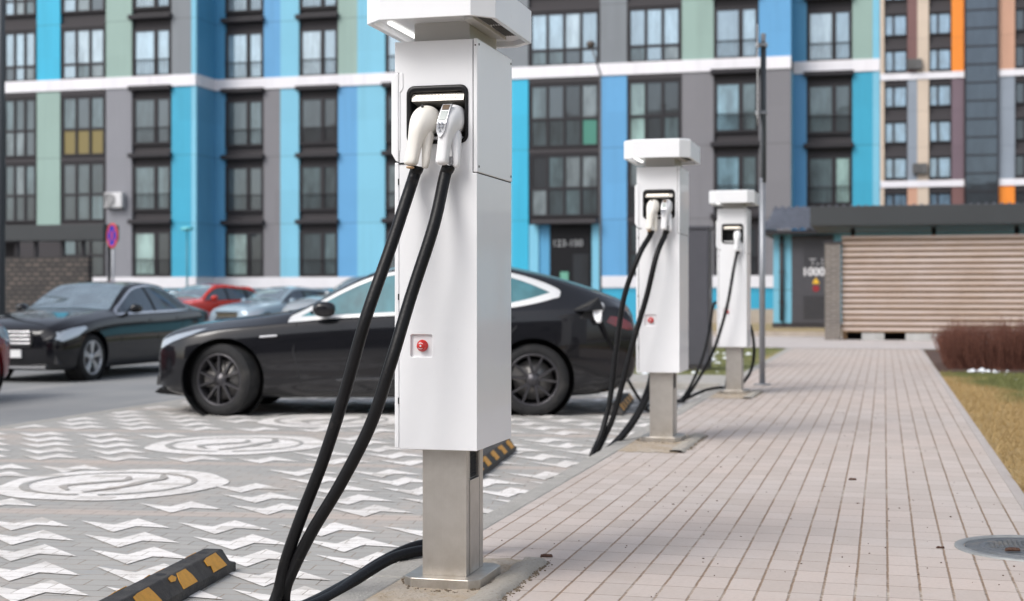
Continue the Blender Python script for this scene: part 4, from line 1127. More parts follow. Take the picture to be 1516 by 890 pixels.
sil_p = M_carpaint('silver_paint', (.42,.45,.47), .5, dust=.1)
sv = tall(sil_p, rim_silver, glass_dark, 4.5, 1.66); place(545, 36.5, R(62), sv, 'parked_car', 'silver car showing only its roof over the windscreen of the black fastback', .10)
mar_p = M_carpaint('maroon_paint', (.22,.012,.016), dust=.1)
mr = tall(mar_p, rim_silver, glass_dark, 4.3, 1.6); q = (-9.80-.92, 12.6, -.17)
car('parked_car', 'dark red car of which only a corner shows at the left edge of the photo', 'car', q, R(-90), mr, 'cars parked across the road')

# =================================================================== APARTMENT BUILDING
def panel_mat(name, rgb, corr=False, k=.95):
    c = [v*k for v in lin(rgb)]
    if name in MATS: return MATS[name]
    nb = NB(name); p = nb.pos()
    n = nb.noise(p, .7, 5, .6); st = nb.noise(nb.mapping(p, scale=(2.5,2.5,.12)), 1.0, 5, .7)
    pan = nb.white(nb.comb(nb.math('FLOOR', nb.math('MULTIPLY', nb.sep(p)[0], .8)), nb.math('FLOOR', nb.math('DIVIDE', nb.math('SUBTRACT', nb.sep(p)[2], 1.18), 1.5))))
    a = nb.mix(nb.rng(n, .3, .7, 0, .25), tuple(c), tuple(v*.8 for v in c)); a = nb.mix(nb.rng(pan, 0, 1, 0, .22), a, tuple(v*.7 for v in c)); a = nb.mix(nb.rng(st, .50, .72, 0, .32), a, tuple(v*.62 for v in c))
    x, y, z = nb.sep(p)
    if corr:
        f = nb.math('FRACT', nb.math('MULTIPLY', z, 1/.17)); a = nb.mix(nb.rng(f, .72, .86, 0, .45), a, tuple(v*.45 for v in c)); nb.bump(f, .3, .02)
    else:
        f = nb.math('FRACT', nb.math('DIVIDE', nb.math('SUBTRACT', z, 1.18), 3.0))
        a = nb.mix(nb.rng(nb.math('ABSOLUTE', nb.math('SUBTRACT', f, .5)), .4925, .495, 0, .6), a, tuple(v*.35 for v in c))
    nb.set(nb.b.inputs['Base Color'], a); nb.b.inputs['Roughness'].default_value = .5
    return nb.m
PM = {k: panel_mat('panel_'+k, v, k == 'ribbed') for k, v in dict(cyan=(48,178,214), sage=(146,172,164), grey=(122,128,134), ribbed=(138,139,146), dusk=(122,121,126), pale=(122,190,216),
      blue=(94,160,208), mid=(84,156,198), steelblue=(98,163,202), deep=(52,163,196), beige=(205,188,170), brown=(118,84,82), mauve=(112,94,104), orange=(240,140,40), tan=(196,152,128), slate=(138,148,160), white=(235,233,238)).items()}
frame_m = mat('dark_frame', (.024,.022,.026), .5, spec=.3)
spandrel_m = mat('dark_spandrel', (.045,.041,.045), .6, spec=.3)
plinth_m = mat('white_plinth', (.66,.65,.68), .6, var=.08, vscale=1)
GH = [M_glass('glass_high_%d' % i, c, g) for i, (c, g) in enumerate((((.17,.25,.30), .28), ((.09,.135,.165), .28), ((.26,.32,.35), .22)))]  # upper panes: pale curtain tone also paints in reflected sky
GL = [M_glass('glass_low_%d' % i, c, g) for i, (c, g) in enumerate((((.018,.024,.028), .07), ((.035,.05,.055), .08), ((.010,.012,.015), .06), ((.075,.11,.12), .07), ((.15,.18,.19), .07), ((.012,.015,.018), .10)))]  # lower panes: coloured dark, as if mirroring no open sky
g_green = M_glass('glass_blind_green', (.24,.36,.34), .10); g_cyan = M_glass('glass_curtain_cyan', (.16,.28,.34), .12)
g_ochre = mat('ochre_pane', (.19,.15,.05), .3)
sA, sB, sD = 56.7, 58.5, 60.1
bld = thing('apartment_building', 'long apartment block with cyan, sage, blue and grey facade strips', 'apartment building', (-16, 62, 0))
BO = Vector((-16, 62, 0))
def bbox(name, x0, x1, y0, y1, z0, z1, m, parent=bld, bevel=0):
    return MB().box(x0-BO.x, x1-BO.x, y0-BO.y, y1-BO.y, z0, z1).build(name, m, parent, bevel)
ZT = 19.8
bbox('wall', tx(-120,sA), tx(285,sA)-.02, sA+.16, 72, -.3, ZT, spandrel_m)
bbox('wall', tx(285,sA), tx(1171,sB)-.02, sB+.16, 72, -.3, ZT+.01, spandrel_m)
bbox('wall', tx(1171,sB), tx(1302,sD)-.02, sD+.16, 72, -.3, ZT-.02, spandrel_m)
bbox('end_wall', tx(1302,sD)-.018, tx(1302,sD), sD-.01, 72, -.3, ZT-.05, PM['pale'])
def colpanel(px0, px1, s, up, dn, zlo=1.82):
    x0, x1 = tx(px0, s), tx(px1, s)
    bbox('cladding_panel', x0, x1, s, s+.158, zlo, 10.198, PM[dn])
    bbox('cladding_panel', x0, x1, s, s+.157, 10.702, ZT-.03, PM[up])
def band(px0, px1, s, x0=None, x1=None):
    bbox('white_band', x0 or tx(px0,s), x1 or tx(px1,s), s-.06, s+.157, 10.2, 10.70, PM['white'])
def plinth(px0, px1, s):
    bbox('plinth', tx(px0,s), tx(px1,s), s-.03, s+.15, 1.33, 1.82, plinth_m)
    bbox('base_wall', tx(px0,s), tx(px1,s), s+.03, s+.15, -.3, 1.325, PM['deep'])
rows = [(1.95,3.75),(4.85,6.68),(7.78,9.65),(10.78,12.68),(13.78,15.68),(16.78,18.68)]
rb = random.Random(11)
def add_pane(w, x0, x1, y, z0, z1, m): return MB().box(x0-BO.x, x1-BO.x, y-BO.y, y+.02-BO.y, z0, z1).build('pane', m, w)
def win2(px0, px1, s, over={}):
    x0, x1 = tx(px0, s), tx(px1, s)
    for r, (z0, z1) in enumerate(rows):
        mb = MB(); B = lambda a, b, c, d, e, f: mb.box(a-BO.x, b-BO.x, c-BO.y, d-BO.y, e, f)
        y = s+.06; t = .13; xm = x0+(x1-x0)*.60
        B(x0, x0+t, y-.04, y+.06, z0-.12, z1+.10); B(x1-t, x1, y-.04, y+.06, z0-.12, z1+.10)
        B(x0+t, x1-t, y-.04, y+.06, z0-.12, z0); B(x0+t, x1-t, y-.04, y+.06, z1, z1+.10); B(xm-.09, xm+.09, y-.04, y+.06, z0, z1)
        for k in range(13):
            xx = x0+.1+(x1-x0-.2)*k/12; B(xx-.008, xx+.008, y-.10, y-.085, z0-.05, z0+.62)
        B(x0, x1, y-.11, y-.08, z0+.62, z0+.66)
        w = mb.build('window', frame_m, bld)
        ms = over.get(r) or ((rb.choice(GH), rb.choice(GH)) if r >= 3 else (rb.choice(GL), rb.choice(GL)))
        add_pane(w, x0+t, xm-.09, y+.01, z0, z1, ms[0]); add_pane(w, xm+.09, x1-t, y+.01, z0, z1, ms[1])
        if r < 5 and r != 2 or r == 2:
            zl = z1+.36+(.17 if r >= 3 else .05)
            bbox('window_ledge', x0-.12, x1+.07, s-.24, s+.10, zl, zl+.20, frame_m, bevel=.02)
def balc(px0, px1, s, n, zstart=0, over={}):
    x0, x1 = tx(px0, s), tx(px1, s)
    for r, (z0, z1) in enumerate(rows):
        if r < zstart: continue
        zz0, zz1 = z0-.03, z1+.22; zt = zz0+(.62 if r >= 3 else .95)
        if r < 3: zz0 -= .42; zt = zz0+1.13
        if r == 0: zz0 = 1.9; zt = 2.8
        mb = MB(); B = lambda a, b, c, d, e, f: mb.box(a-BO.x, b-BO.x, c-BO.y, d-BO.y, e, f)
        y = s+.05; W_ = (x1-x0)
        for k in range(n+1):
            xx = x0+.08+(W_-.16)*k/n; B(xx-.055, xx+.055, y-.04, y+.06, zz0, zz1)
        B(x0+.01, x1-.01, y-.035, y+.055, zz0-.08, zz0+.02); B(x0+.01, x1-.01, y-.035, y+.055, zz1-.04, zz1+.10); B(x0+.01, x1-.01, y-.036, y+.056, zt-.06, zt+.05)
        w = mb.build('window', frame_m, bld)
        for k in range(n):
            a = x0+.15+(W_-.16)*k/n; b = x0+.01+(W_-.16)*(k+1)/n
            up_, lo_ = over.get((r, k), (None, None))
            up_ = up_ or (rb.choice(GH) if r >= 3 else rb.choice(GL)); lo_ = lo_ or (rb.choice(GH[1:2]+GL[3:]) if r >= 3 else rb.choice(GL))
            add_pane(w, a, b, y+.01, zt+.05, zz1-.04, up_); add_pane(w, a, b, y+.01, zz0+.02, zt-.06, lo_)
        bbox('floor_slab', x0, x1, s-.02, s+.155, zz1+.105, zz1+.30, spandrel_m)
# segment A
balc(-60, 3, sA, 3, 1); balc(4, 54, sA, 3, 1); colpanel(54.5, 89, sA, 'cyan', 'sage', 3.65)
balc(90, 156, sA, 3, 0, {(2,0): (None,g_ochre), (2,1): (None,g_ochre), (2,2): (None,g_ochre)}); colpanel(157, 195, sA, 'sage', 'ribbed')
win2(196, 253, sA, {0: (g_green, GL[2]), 3: (GH[0], GH[0])}); colpanel(254, 283, sA, 'grey', 'deep'); colpanel(283.2, 290.5, sA-.02, 'pale', 'pale')
band(-120, 290.5, sA); plinth(128, 290.5, sA)
xr = tx(290.5, sA)
bbox('return_wall', xr-.15, xr, sA+.16, sB+.1, 1.83, 10.198, PM['steelblue']); bbox('return_wall', xr-.15, xr, sA+.16, sB+.1, 10.702, ZT-.04, PM['mid']); bbox('white_band', xr-.15, xr+.06, sA+.158, sB-.062, 10.2, 10.70, PM['white'])
bbox('plinth', xr-.15, xr+.02, sA+.152, sB-.032, 1.33, 1.82, plinth_m)
xl = xr+.002
bbox('cladding_panel', xl, tx(333,sB), sB, sB+.158, 1.82, 10.198, PM['steelblue']); bbox('cladding_panel', xl, tx(333,sB), sB, sB+.158, 10.702, ZT-.03, PM['mid'])
win2(333, 390, sB, {0: (g_green, GL[2]), 3: (GH[0], GH[0])}); colpanel(390.5, 415, sB, 'blue', 'dusk'); colpanel(415.1, 442.5, sB, 'pale', 'pale')
win2(443, 500, sB, {0: (GL[1], GL[3])}); colpanel(500.5, 529, sB, 'sage', 'blue'); colpanel(529.1, 570, sB, 'pale', 'pale')
win2(570.5, 628, sB); colpanel(628.5, 660, sB, 'blue', 'grey'); win2(661, 718, sB); colpanel(718.5, 757.8, sB, 'grey', 'pale')
colpanel(758, 782, sB, 'grey', 'cyan')
balc(783, 888, sB, 4, 1, {(2,3): (None, mat('green_blind', (.06,.22,.17), .3))}); colpanel(888.5, 928, sB, 'grey', 'blue')
balc(928.5, 1009, sB, 3, 0, {(2,0): (g_green, g_green)}); colpanel(1009.5, 1056.5, sB, 'sage', 'dusk')
win2(1057, 1123, sB, {2: (g_cyan, GL[3]), 1: (g_cyan, GL[3])}); colpanel(1123.5, 1171, sB, 'blue', 'dusk')
band(0, 1171, sB, x0=xr+.062); plinth(295, 783, sB)
plinth(888.5, 1171, sB)
# entrance
e0, e1 = tx(783, sB), tx(888, sB)
bbox('entrance_wall', e0, tx(797,sB), sB+.02, sB+.15, -.3, 4.0, PM['pale']); bbox('entrance_wall', tx(797.3,sB), tx(813,sB), sB+.10, sB+.156, -.3, 4.0, PM['mid'])
bbox('entrance_wall', tx(876,sB), e1, sB+.02, sB+.15, -.3, 4.0, PM['pale'])
en = bbox('entrance_door', tx(814,sB), tx(875,sB), sB+.06, sB+.155, -.3, 3.95, mat('door_black', (.008,.008,.01), .5, spec=.2))
bbox('entrance_canopy', tx(790,sB), tx(886,sB), sB-.5, sB+.02, 4.02, 4.22, spandrel_m)
MB().box(tx(829,sB)-BO.x, tx(841,sB)-BO.x, sB+.045-BO.y, sB+.055-BO.y, 1.55, 2.0).build('notice', mat('green_notice', (.12,.34,.25), .5), en)
MB().box(tx(848,sB)-BO.x, tx(871,sB)-BO.x, sB+.048-BO.y, sB+.058-BO.y, -.1, 2.75).build('door_glass', GL[2], en)
letter = mat('letter_grey', (.36,.37,.38), .5)
text_mesh('123-150', .40, 'number_lettering', letter, en, Matrix.Translation((tx(817,sB)-BO.x, sB+.05-BO.y, 3.08)) @ UP)
# segment D
xd = tx(1171, sB)
bbox('return_wall', xd-.15, xd, sB+.16, sD+.1, 1.83, 10.198, PM['pale']); bbox('return_wall', xd-.15, xd, sB+.16, sD+.1, 10.702, ZT-.04, PM['mid'])
bbox('cladding_panel', xd+.002, tx(1194,sD), sD, sD+.158, 1.82, 10.198, PM['blue']); bbox('cladding_panel', xd+.002, tx(1194,sD), sD, sD+.158, 10.702, ZT-.03, PM['mid'])
win2(1194.5, 1261.5, sD, {2: (GL[3], GL[1]), 1: (GL[3], g_green)}); colpanel(1262, 1292, sD, 'sage', 'deep'); colpanel(1292.1, 1302, sD-.02, 'pale', 'pale')
band(1174.5, 1302.3, sD); plinth(1174.5, 1302, sD)
for zz in (13.2, 16.2): pass
# AC unit on the ribbed panel
ac_w = mat('ac_white', (.62,.62,.63), .5, dirt=(.4,.4,.4))
def ac(px, py, s, w, h, dpt, m, label, proud=0.0):
    p = at(px, py, s); t = thing('air_conditioner', label, 'air conditioner', (p.x, s-dpt/2-proud, p.z-h/2), 0, 'air conditioner boxes on the facades')
    MB().box(-w/2, w/2, -dpt/2, dpt/2-.01, 0, h).build('casing', m, t, bevel=.04)
    mb = MB(); mb.lathe([(.001,-dpt/2-.02),(.06,-dpt/2-.02)], 'y', 20, (-w*.2,0,h/2))
    for r in (.11,.17,.23,.29): mb.lathe([(r*h/.7,-dpt/2-.012),(r*h/.7+.02,-dpt/2-.02),(r*h/.7+.03,-dpt/2-.012)], 'y', 24, (-w*.2,0,h/2))
    mb.build('fan_guard', mat('fan_dark', (.09,.09,.09), .6), t)
    for a_ in (-.38, .33): MB().box(w*a_,w*(a_+.05),-dpt/2,dpt/2+proud,-.06,-.002).build('bracket', spandrel_m, t)
ac(173, 297, sA, .88, .68, .32, ac_w, 'white air conditioner box on the ribbed grey strip above the no stopping sign', .03)

# =================================================================== SECOND BUILDING
s2b = 122.0
b2d = thing('tower_block', 'distant apartment block with beige and orange strips and a dark glass stair tower', 'apartment building', (14, 128, 0)); BO2 = Vector((14,128,0))
def bb2(name, x0, x1, y0, y1, z0, z1, m, parent=None): return MB().box(x0-BO2.x, x1-BO2.x, y0-BO2.y, y1-BO2.y, z0, z1).build(name, m, parent or b2d)
def zy(py, px=1400): return at(px, py, s2b).z
X2 = lambda px: tx(px, s2b)
bb2('wall', X2(1230), X2(1700), s2b+.5, 140, -.3, 40, spandrel_m)
z1_, z2_ = 19.35, 10.45
def col2(px0, px1, top, mid_, low):
    bb2('cladding_panel', X2(px0), X2(px1), s2b, s2b+.49, z1_, 39.9, PM[top]); bb2('cladding_panel', X2(px0), X2(px1), s2b, s2b+.49, z2_, z1_-.55, PM[mid_]); bb2('cladding_panel', X2(px0), X2(px1), s2b, s2b+.49, -.2, z2_-.55, PM[low])
col2(1232,1309,'beige','beige','beige'); col2(1343.5,1358,'brown','slate','tan'); col2(1358.2,1375,'beige','beige','beige'); col2(1409,1427,'orange','mauve','brown')
col2(1478,1502.5,'tan','slate','orange'); col2(1540,1575,'brown','slate','tan'); col2(1600,1690,'beige','slate','tan')
for a, b in ((1232,1427.5),(1478,1690)):
    bb2('white_band', X2(a), X2(b), s2b-.1, s2b+.48, z1_-.54, z1_-.01, PM['white']); bb2('white_band', X2(a), X2(b), s2b-.1, s2b+.48, z2_-.54, z2_-.01, PM['white'])
GB = M_glass('glass_sky', (.12,.20,.28), .26)
def win_b(px0, px1, bright):
    for k in range(12):
        z0 = 1.75+2.965*k
        if z0 > 37: break
        x0, x1 = X2(px0), X2(px1); mb = MB(); B = lambda a, b, c, d: mb.box(a-BO2.x, b-BO2.x, s2b+.30-BO2.y, s2b+.42-BO2.y, c, d)
        zb, zt = z0, z0+1.75; xm = x0+(x1-x0)*.40
        B(x0,x0+.12,zb,zt); B(x1-.12,x1,zb,zt); B(x0+.12,x1-.12,zb,zb+.1); B(x0+.12,x1-.12,zt-.1,zt); B(xm-.1,xm+.1,zb+.1,zt-.1)
        w = mb.build('window', frame_m, b2d)
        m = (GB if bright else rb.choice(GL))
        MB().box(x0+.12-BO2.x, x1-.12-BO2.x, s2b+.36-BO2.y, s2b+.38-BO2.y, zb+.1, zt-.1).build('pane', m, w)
        bb2('spandrel', x0, x1, s2b+.15, s2b+.49, zt+.03, zt+.55, spandrel_m)
win_b(1309.5, 1343, True); win_b(1375.5, 1408.5, True); win_b(1503, 1539, False)
tw = bb2('stair_tower', X2(1430), X2(1476), s2b-.3, s2b+.6, -.2, 39.8, M_glass('tower_glass', (.015,.02,.025), .09, tint=(.55,.75,1)))
mb = MB()
for a in (1428, 1476.2): mb.box(X2(a)-BO2.x, X2(a+1.6)-BO2.x, s2b-.4-BO2.y, s2b+.6-BO2.y, -.2, 39.9)
for k in range(26): mb.box(X2(1430)-BO2.x, X2(1476)-BO2.x, s2b-.36-BO2.y, s2b-.31-BO2.y, .5+k*1.48, .62+k*1.48)
mb.build('mullion', frame_m, tw)
acd = mat('ac_dark', (.10,.10,.10), .7)
ac(1354, 96, s2b, 1.15, .85, .5, acd, 'upper dark air conditioner box just above the white band of the distant block')
ac(1362, 250, s2b, 1.15, .85, .5, acd, 'lower dark grey air conditioner box on the distant block, above the slat fence canopy')

# =================================================================== unseen block added behind the camera to darken window reflections
nb_ = thing('reflection_block', 'tall grey block added behind the camera to shape reflections in the windows', 'apartment building', (-20, -62, 0))
MB().box(-60, 50, -14, 0, 0, 24).build('wall', mat('reflection_wall', (.22,.21,.21), .8, var=.3, vscale=.3), nb_)
for k in range(22):
    for l in range(3):
        if (k+l) % 2 == 0: continue
        MB().box(-58+k*4.9, -55+k*4.9, .002, .08, 2+l*7.2, 7+l*7.2).build('window', GL[2], nb_)

# =================================================================== TRANSFORMER KIOSK, FENCE, CANOPY
sk = 43.0
kx0 = tx(1145, sk); ko = Vector((kx0+7, sk+2, 0))
k = thing('transformer_kiosk', 'light blue transformer kiosk with a grey metal-tile roof and a dark door lettered T-1', 'kiosk', ko)
KW = 16
mb = MB(); mb.box(kx0-ko.x, kx0+KW-ko.x, -2, 3, .2, 2.85); mb.build('wall', PM['pale'], k)
MB().box(kx0-.03-ko.x, kx0+KW-ko.x, -2.03, 3, -.1, .198).build('plinth', spandrel_m, k)
dx0, dx1 = tx(1172,sk)-ko.x, tx(1234,sk)-ko.x
dr = MB().box(dx0, dx1, -2.06, -2.003, .2, 2.8).build('door', mat('kiosk_door', (.055,.055,.065), .5, var=.1), k)
mb = MB()
for a, b, c, d in ((.25,.95,.35,1.1),(.25,.95,1.9,2.6)): 
    mb = MB()
    for f in range(int((d-c)/.07)): mb.box(dx0+.35, dx0+1.15, -2.085, -2.061, c+f*.07, c+f*.07+.035)
    mb.build('louvre', mat('louvre', (.05,.05,.058), .5), dr)
wl = mat('letter_white', (.75,.75,.78), .5)
text_mesh('T-1', .33, 'lettering', wl, dr, Matrix.Translation((tx(1198,sk)-ko.x, -2.064, at(1198,394,sk).z)) @ UP, bold=True)
text_mesh('1000 кВА', .33, 'lettering', wl, dr, Matrix.Translation((tx(1187.5,sk)-ko.x, -2.064, at(1190,408,sk).z)) @ UP, bold=True)
mb = MB(); c = at(1208,416,sk); mb.prism([(c.x-ko.x-.11, c.z-.08),(c.x-ko.x+.11, c.z-.08),(c.x-ko.x, c.z+.10)], -2.068, -2.0605, 'y'); mb.build('warning_sign', mat('warn_yellow', (.75,.45,.03), .4), dr)
c = at(1208,427,sk); MB().prism([(c.x-ko.x+.10*math.cos(a*.52), c.z+.10*math.sin(a*.52)) for a in range(12)], -2.068, -2.0605, 'y').build('red_sign', mat('sign_dark_red', (.25,.02,.03), .4), dr)
mb = MB(); xx = tx(1157.5, sk)-ko.x; mb.cyl((xx,-2.09,.25),(xx,-2.09,2.8),.06,seg=10); 
for z in (.8, 1.7, 2.5): mb.box(xx-.08,xx+.08,-2.16,-2.0,z,z+.04)
mb.build('drainpipe', spandrel_m, k)
# tiled roof: hip, with rows of pressed tiles
mb = MB(); rows_ = []
x0r, x1r = kx0-.35-ko.x, kx0+KW+.3-ko.x
for v in range(25):
    f = v/24; zz = 2.93+.78*f; yy = -2.45+2.2*f; L_ = x0r+.28*f; r = []
    step_ = .035*(1-(f*8) % 1)
    n = 150
    for u in range(n+1):
        X_ = L_+(x1r-L_)*u/n; r.append((X_, yy, zz+step_*1.5+.05*math.sin(X_*2*math.pi/.23)))
    rows_.append(r)
mb.grid(rows_); rows_ = []
for v in range(13):
    f = v/12; r = []
    for u in range(9): yv = -2.45+2.2*f+(5.9-2.2*f-1.0*f)*u/8; r.append((x0r+.28*f, yv, 2.93+.78*f+.02*math.sin(u*2)))
    rows_.append(r)
mb.grid(rows_)
mb.box(x0r+.5, x1r, -.3, .5, 3.6, 3.70)
mb.build('roof', mat('roof_tile', (.085,.09,.11), .4, var=.3, vscale=3), k)
MB().box(x0r-.03, x1r, -2.52, -2.42, 2.83, 2.93).build('gutter', frame_m, k)
MB().box(x0r+.05, x1r-.05, -2.42, 3, 2.84, 2.88).build('soffit', spandrel_m, k)

sf = 33.6
fx0, fx1 = tx(1246, sf), tx(1620, sf)
wood = NB('weathered_slats'); pz = wood.pos()
gn = wood.noise(wood.mapping(pz, scale=(.6,8,22)), 1.0, 6, .65); bl_ = wood.noise(pz, .9, 5)
a_ = wood.mix(wood.rng(gn, .35, .68), (.56,.47,.42), (.40,.30,.24)); a_ = wood.mix(wood.rng(bl_, .42, .65, 0, .5), a_, (.60,.52,.50))
wood.set(wood.b.inputs['Base Color'], a_); wood.b.inputs['Roughness'].default_value = .8; wood.bump(gn, .3, .01)
woodm = wood.m
wood_under = mat('slat_edge', (.20,.125,.065), .85, var=.3)
fe = thing('slat_fence', 'tall fence of weathered horizontal wooden slats at the end of the footpath', 'fence', (fx0+4, sf, 0))
ox = fx0+4
mb = MB(); mb2 = MB(); N = 17; z = .20; dz = (2.43-.20)/N
for i in range(N):
    zz = z+i*dz+random.uniform(-.006,.006)
    xa = fx0
    mb.prism([(-.02, zz+.02), (-.035, zz+.024), (-.02, zz+dz*.74), (.01, zz+dz*.74), (.01, zz+.02)], fx0-ox, fx1-ox, 'x')
    mb2.box(fx0-ox+.01, fx1-ox-.01, -.052, .03, zz-.012, zz+.018)
mb.build('slat', woodm, fe); mb2.build('batten', wood_under, fe)
for q_ in range(6): MB().box(fx0-ox+.02+q_*1.6, fx0-ox+.12+q_*1.6, .038, .12, .01, 2.4).build('post', wood_under, fe)
MB().box(fx0-ox, fx1-ox, .031, .036, .2, 2.4).build('backing', wood_under, fe)
for q_ in range(7):
    xx = fx0-ox+(.45,1.42,2.75,3.2,4.6,5.6,6.4)[q_]; MB().box(xx, xx+(.50,.95,.28,.62,.7,.5,.6)[q_], -.03, .12, .005, .17).build('footing', mat('foot_conc', (.40,.40,.39), .9, var=.2), fe)
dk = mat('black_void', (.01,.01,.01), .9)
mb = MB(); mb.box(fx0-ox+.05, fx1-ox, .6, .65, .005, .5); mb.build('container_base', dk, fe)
# brick pier
bp_m = M_brick('pier_brick', (.17,.145,.125), (.11,.095,.085), (.24,.22,.20))
px0_, px1_ = tx(1221.5, sf), tx(1244.5, sf)
pr_ = thing('brick_pier', 'narrow grey brown brick pier at the left end of the slat fence', 'pier', ((px0_+px1_)/2, sf+.1, 0))
MB().box(-(px1_-px0_)/2, (px1_-px0_)/2, -.25, .3, 0, 2.22).build('brickwork', bp_m, pr_)
MB().box(-(px1_-px0_)/2-.03, (px1_-px0_)/2+.03, -.28, .33, 2.222, 2.27).build('cap', spandrel_m, pr_)
# canopy roof over the bin store
cx0 = tx(1199, sf-.4); cx1 = fx1+1
cp = thing('bin_store_canopy', 'flat charcoal canopy roof on dark posts above the slat fence', 'canopy', (cx0+5, sf+1, 0))
co = cx0+5; char = mat('charcoal_fascia', (.034,.038,.041), .6, var=.12, vscale=.8)
MB().box(cx0-co, cx1-co, -1.4, 2.6, 2.62, 3.06).build('fascia', char, cp, bevel=.01)
for q_ in range(6): MB().box(px1_-co+.2+q_*1.85, px1_-co+.30+q_*1.85, .25, .35, 0, 2.618).build('post', frame_m, cp)
# lettering traces none
# =================================================================== BRICK ENCLOSURE LEFT
se = 35.4
ex0, ex1 = tx(-60, se), tx(130, se)
be = thing('brick_enclosure', 'dark basket-patterned brick bin enclosure under a charcoal roof behind the black saloon', 'bin enclosure', ((ex0+ex1)/2, se, RG)); eo = (ex0+ex1)/2
br_m = M_brick('dark_brick', (.055,.048,.045), (.13,.105,.09), (.028,.027,.027), .26, .13, .03)
MB().box(ex0-eo, ex1-eo, 0, .25, 0, 2.31).build('brick_wall', br_m, be)
MB().box(ex0-eo, tx(157,se)-eo, -.15, .70, 2.76, 3.2).build('roof', char, be, bevel=.01)
for px in (20, 48, 88, 118): xx = tx(px, se)-eo; MB().box(xx, xx+.10, .05, .15, 2.312, 2.755).build('post', frame_m, be)
MB().box(tx(145,se)-eo, tx(148,se)-eo, .5, .58, 0, 2.755).build('post', frame_m, be)
bn = MB().box(ex0-eo, tx(8,se)-eo, .6, .68, 0, 2.75).build('back_screen', spandrel_m, be)

# =================================================================== POSTS, SIGNS, LAMPS
galv = mat('galvanised', (.30,.31,.33), .45, metal=.6, var=.15, vscale=6)
dpaint = mat('dark_post', (.055,.065,.075), .5)
p = gnd(1128.5, 570); t = thing('sign_post', 'thin grey metal post with a road sign seen edge-on, beside the footpath', 'sign post', (p.x, p.y, 0))
D_ = 16.5
zt_ = at(1128, 50, p.y).z
mb = MB(); mb.cyl((0,0,0),(0,0,2.4),.034,seg=16); mb.cyl((0,0,2.4),(.012,0,zt_),.030,seg=16); mb.lathe([(.034,.002),(.10,.003),(.10,.012),(.034,.016)], 'z', 20); mb.build('pole', galv, t)
za, zb_ = at(1122,180,p.y).z, at(1122,44,p.y).z
vdir = Vector((p.x, p.y, 0)).normalized()
mb = MB()
n_ = Vector((-vdir.y, vdir.x, 0))
def oriented(mb, c, ax, ay, az, hx, hy, hz):
    vs = [c+ax*(sx*hx)+ay*(sy*hy)+az*(sz*hz) for sx in (-1,1) for sy in (-1,1) for sz in (-1,1)]
    v = [mb.bm.verts.new(q) for q in vs]
    for f in ((0,1,3,2),(4,6,7,5),(0,4,5,1),(2,3,7,6),(0,2,6,4),(1,5,7,3)): mb.bm.faces.new([v[i] for i in f])
Z = Vector((0,0,1))
oriented(mb, n_*.055+Z*((za+zb_)/2), n_, vdir, Z, .003, .35, (zb_-za)/2); sg = mb.build('sign_panel', plate_m, t)
for zz in (at(1128,167,p.y).z, at(1128,67,p.y).z): mb = MB(); oriented(mb, n_*.01+Z*zz, n_, vdir, Z, .07, .05, .02); mb.build('bracket', galv, t)
mb = MB(); mb.cyl((.012,0,at(1128,270,p.y).z),(.012,0,zt_-.1),.034,seg=16); mb.build('sleeve', dpaint, t)

p = at(166.5, 349, 29.6); t = thing('road_sign', 'round blue no stopping sign with red rim and cross above the black saloon', 'road sign', (p.x, p.y, RG))
MB().cyl((0,.03,0),(0,.03,p.z-RG+.3),.03,seg=10).build('pole', galv, t)
zc = p.z-RG
fd = MB(); fd.lathe([(.001,-.012),(.235,-.012)], 'y', 32, (0,0,zc)); face_ = fd.build('sign_face', mat('sign_blue', (.012,.035,.36), .6, spec=.2), t)
fd = MB(); fd.lathe([(.235,0),(.235,-.016),(.29,-.016),(.29,0)], 'y', 32, (0,0,zc))
for s_ in (-1, 1):
    d_ = Vector((s_*.7071,0,.7071)); n2 = Vector((.7071,0,-s_*.7071)); q_ = [Z*zc+d_*a+n2*b+Vector((0,-.0165-.001*(s_+1),0)) for a, b in ((-.24,-.018),(.24,-.018),(.24,.018),(-.24,.018))]
    fd.poly(q_)
fd.build('red_rim', mat('sign_red', (.55,.03,.035), .4), t, recalc=False)
MB().lathe([(.001,0),(.29,0)], 'y', 32, (0,.002,zc)).build('sign_back', galv, t)
for o_ in kids(t):
    if o_.name.split('.')[0] in ('sign_face', 'red_rim', 'sign_back'): o_.rotation_euler = (0,0,R(-35))

p = cam2w((1.5-CX)/F*24, 24, -.2); t = thing('lamp_post', 'tall dark blue grey lamp post at the very left edge of the photo', 'lamp post', (p.x, p.y, RG))
MB().cyl((0,0,0),(0,0,9.5),.075,.055,16).build('pole', dpaint, t); MB().box(-.1,.1,-.9,.05,9.4,9.5).build('lamp_head', dpaint, t)
p = at(277, 410, 55.4); t = thing('garden_lamp', 'slim short lamp post with a small pale head in front of the cyan corner strip', 'lamp post', (p.x, p.y, RG))
zl = at(277, 340, 55.4).z-RG
MB().cyl((0,0,0),(0,0,zl),.045,.035,10).build('pole', mat('lamp_teal', (.05,.20,.26), .4), t); MB().lathe([(.001,zl+.14),(.26,zl+.10),(.30,zl+.0),(.12,zl-.06),(.04,zl-.10)], 'z', 20, ).build('lamp_head', mat('lamp_pale', (.16,.55,.62), .4), t)
p = at(889, 300, 50.0); t = thing('street_lamp', 'thin street lamp with a small dark head in front of the balcony windows', 'street lamp', (p.x, p.y, 0))
z1l = at(888,110,50).z; h_ = at(874.5,66,50)-Vector((p.x,p.y,0))
mb = MB(); mb.cyl((0,0,0),(0,0,z1l),.05,.035,10); mb.cyl((0,0,z1l),(h_.x,h_.y,h_.z),.035,.03,8); mb.build('pole', mat('lamp_dark', (.10,.10,.105), .5), t)
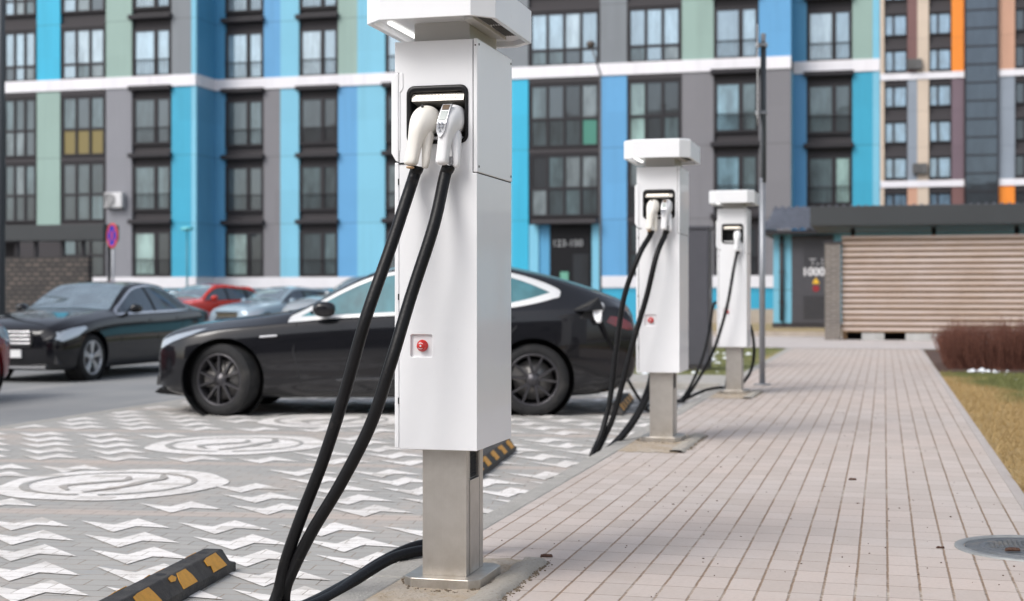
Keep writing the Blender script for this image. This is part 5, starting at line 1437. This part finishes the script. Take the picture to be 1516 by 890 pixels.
mb = MB(); mb.lathe([(.001,.14),(.13,.10),(.17,0),(.11,-.10),(.001,-.14)], 'z', 16, h_); mb.build('lamp_head', mat('lamp_brown', (.075,.06,.05), .5), t)

# dark metal cabinet between the chargers
p = gnd(1030, 549, -.012)
t = thing('utility_cabinet', 'tall dark grey metal cabinet standing on the grass between the middle and furthest chargers', 'cabinet', (p.x, p.y+.25, -.012))
cab_m = mat('cabinet_grey', (.065,.065,.078), .45, var=.08); h_ = at(1030,336,p.y).z
MB().box(-.17,.17,-.25,.25,.08,h_-.02).build('casing', cab_m, t, bevel=.008)
MB().box(-.19,.19,-.27,.27,h_-.018,h_+.03).build('top', cab_m, t, bevel=.006); MB().box(-.16,.16,-.24,.24,0,.078).build('foot', spandrel_m, t)
mb = MB(); mb.box(.171,.176,-.22,.22,.15,h_-.08); dd = mb.build('door', mat('cab_door', (.085,.083,.09), .5), t)
MB().box(.177,.20,-.19,-.16,1.0,1.15).build('handle', galv, dd)
# light on right

# =================================================================== WORLD, LIGHT, CAMERA
w = bpy.data.worlds.new('World'); scene.world = w; w.use_nodes = True
nt = w.node_tree; bg = nt.nodes['Background']; sky = nt.nodes.new('ShaderNodeTexSky'); sky.sky_type = 'NISHITA'; sky.sun_disc = False
AZ = R(210); EL = R(44)
sky.sun_elevation = EL; sky.sun_rotation = AZ; sky.air_density = 1.0; sky.dust_density = 3.0; sky.ozone_density = 1.0
hs = nt.nodes.new('ShaderNodeHueSaturation'); hs.inputs['Saturation'].default_value = .5
nt.links.new(sky.outputs[0], hs.inputs['Color']); nt.links.new(hs.outputs[0], bg.inputs[0]); bg.inputs[1].default_value = .15
sun = bpy.data.lights.new('sun', 'SUN'); sun.energy = 1.25; sun.angle = R(26); sun.color = (1,.985,.965)
so = bpy.data.objects.new('sun', sun); link(so)
d = Vector((math.sin(AZ)*math.cos(EL), math.cos(AZ)*math.cos(EL), math.sin(EL)))
so.rotation_euler = (-d).to_track_quat('-Z', 'Y').to_euler(); so.location = (0,0,30)
cam = bpy.data.cameras.new('camera'); cam.sensor_width = 36; cam.lens = 36*F/1516; cam.clip_end = 1500; cam.clip_start = .05
cam.shift_y = -(445-HY)/1516
cam.dof.use_dof = True; cam.dof.focus_distance = 4.95; cam.dof.aperture_fstop = 2.9; cam.dof.aperture_blades = 9
co_ = bpy.data.objects.new('camera', cam); link(co_); co_.location = (0,0,H); co_.rotation_euler = (R(90), 0, TH)
scene.camera = co_
vs = scene.view_settings; vs.view_transform = 'Standard'; vs.look = 'None'; vs.exposure = 0.46; vs.gamma = 1; vs.use_curve_mapping = False
scene.render.resolution_x = 1024; scene.render.resolution_y = 601
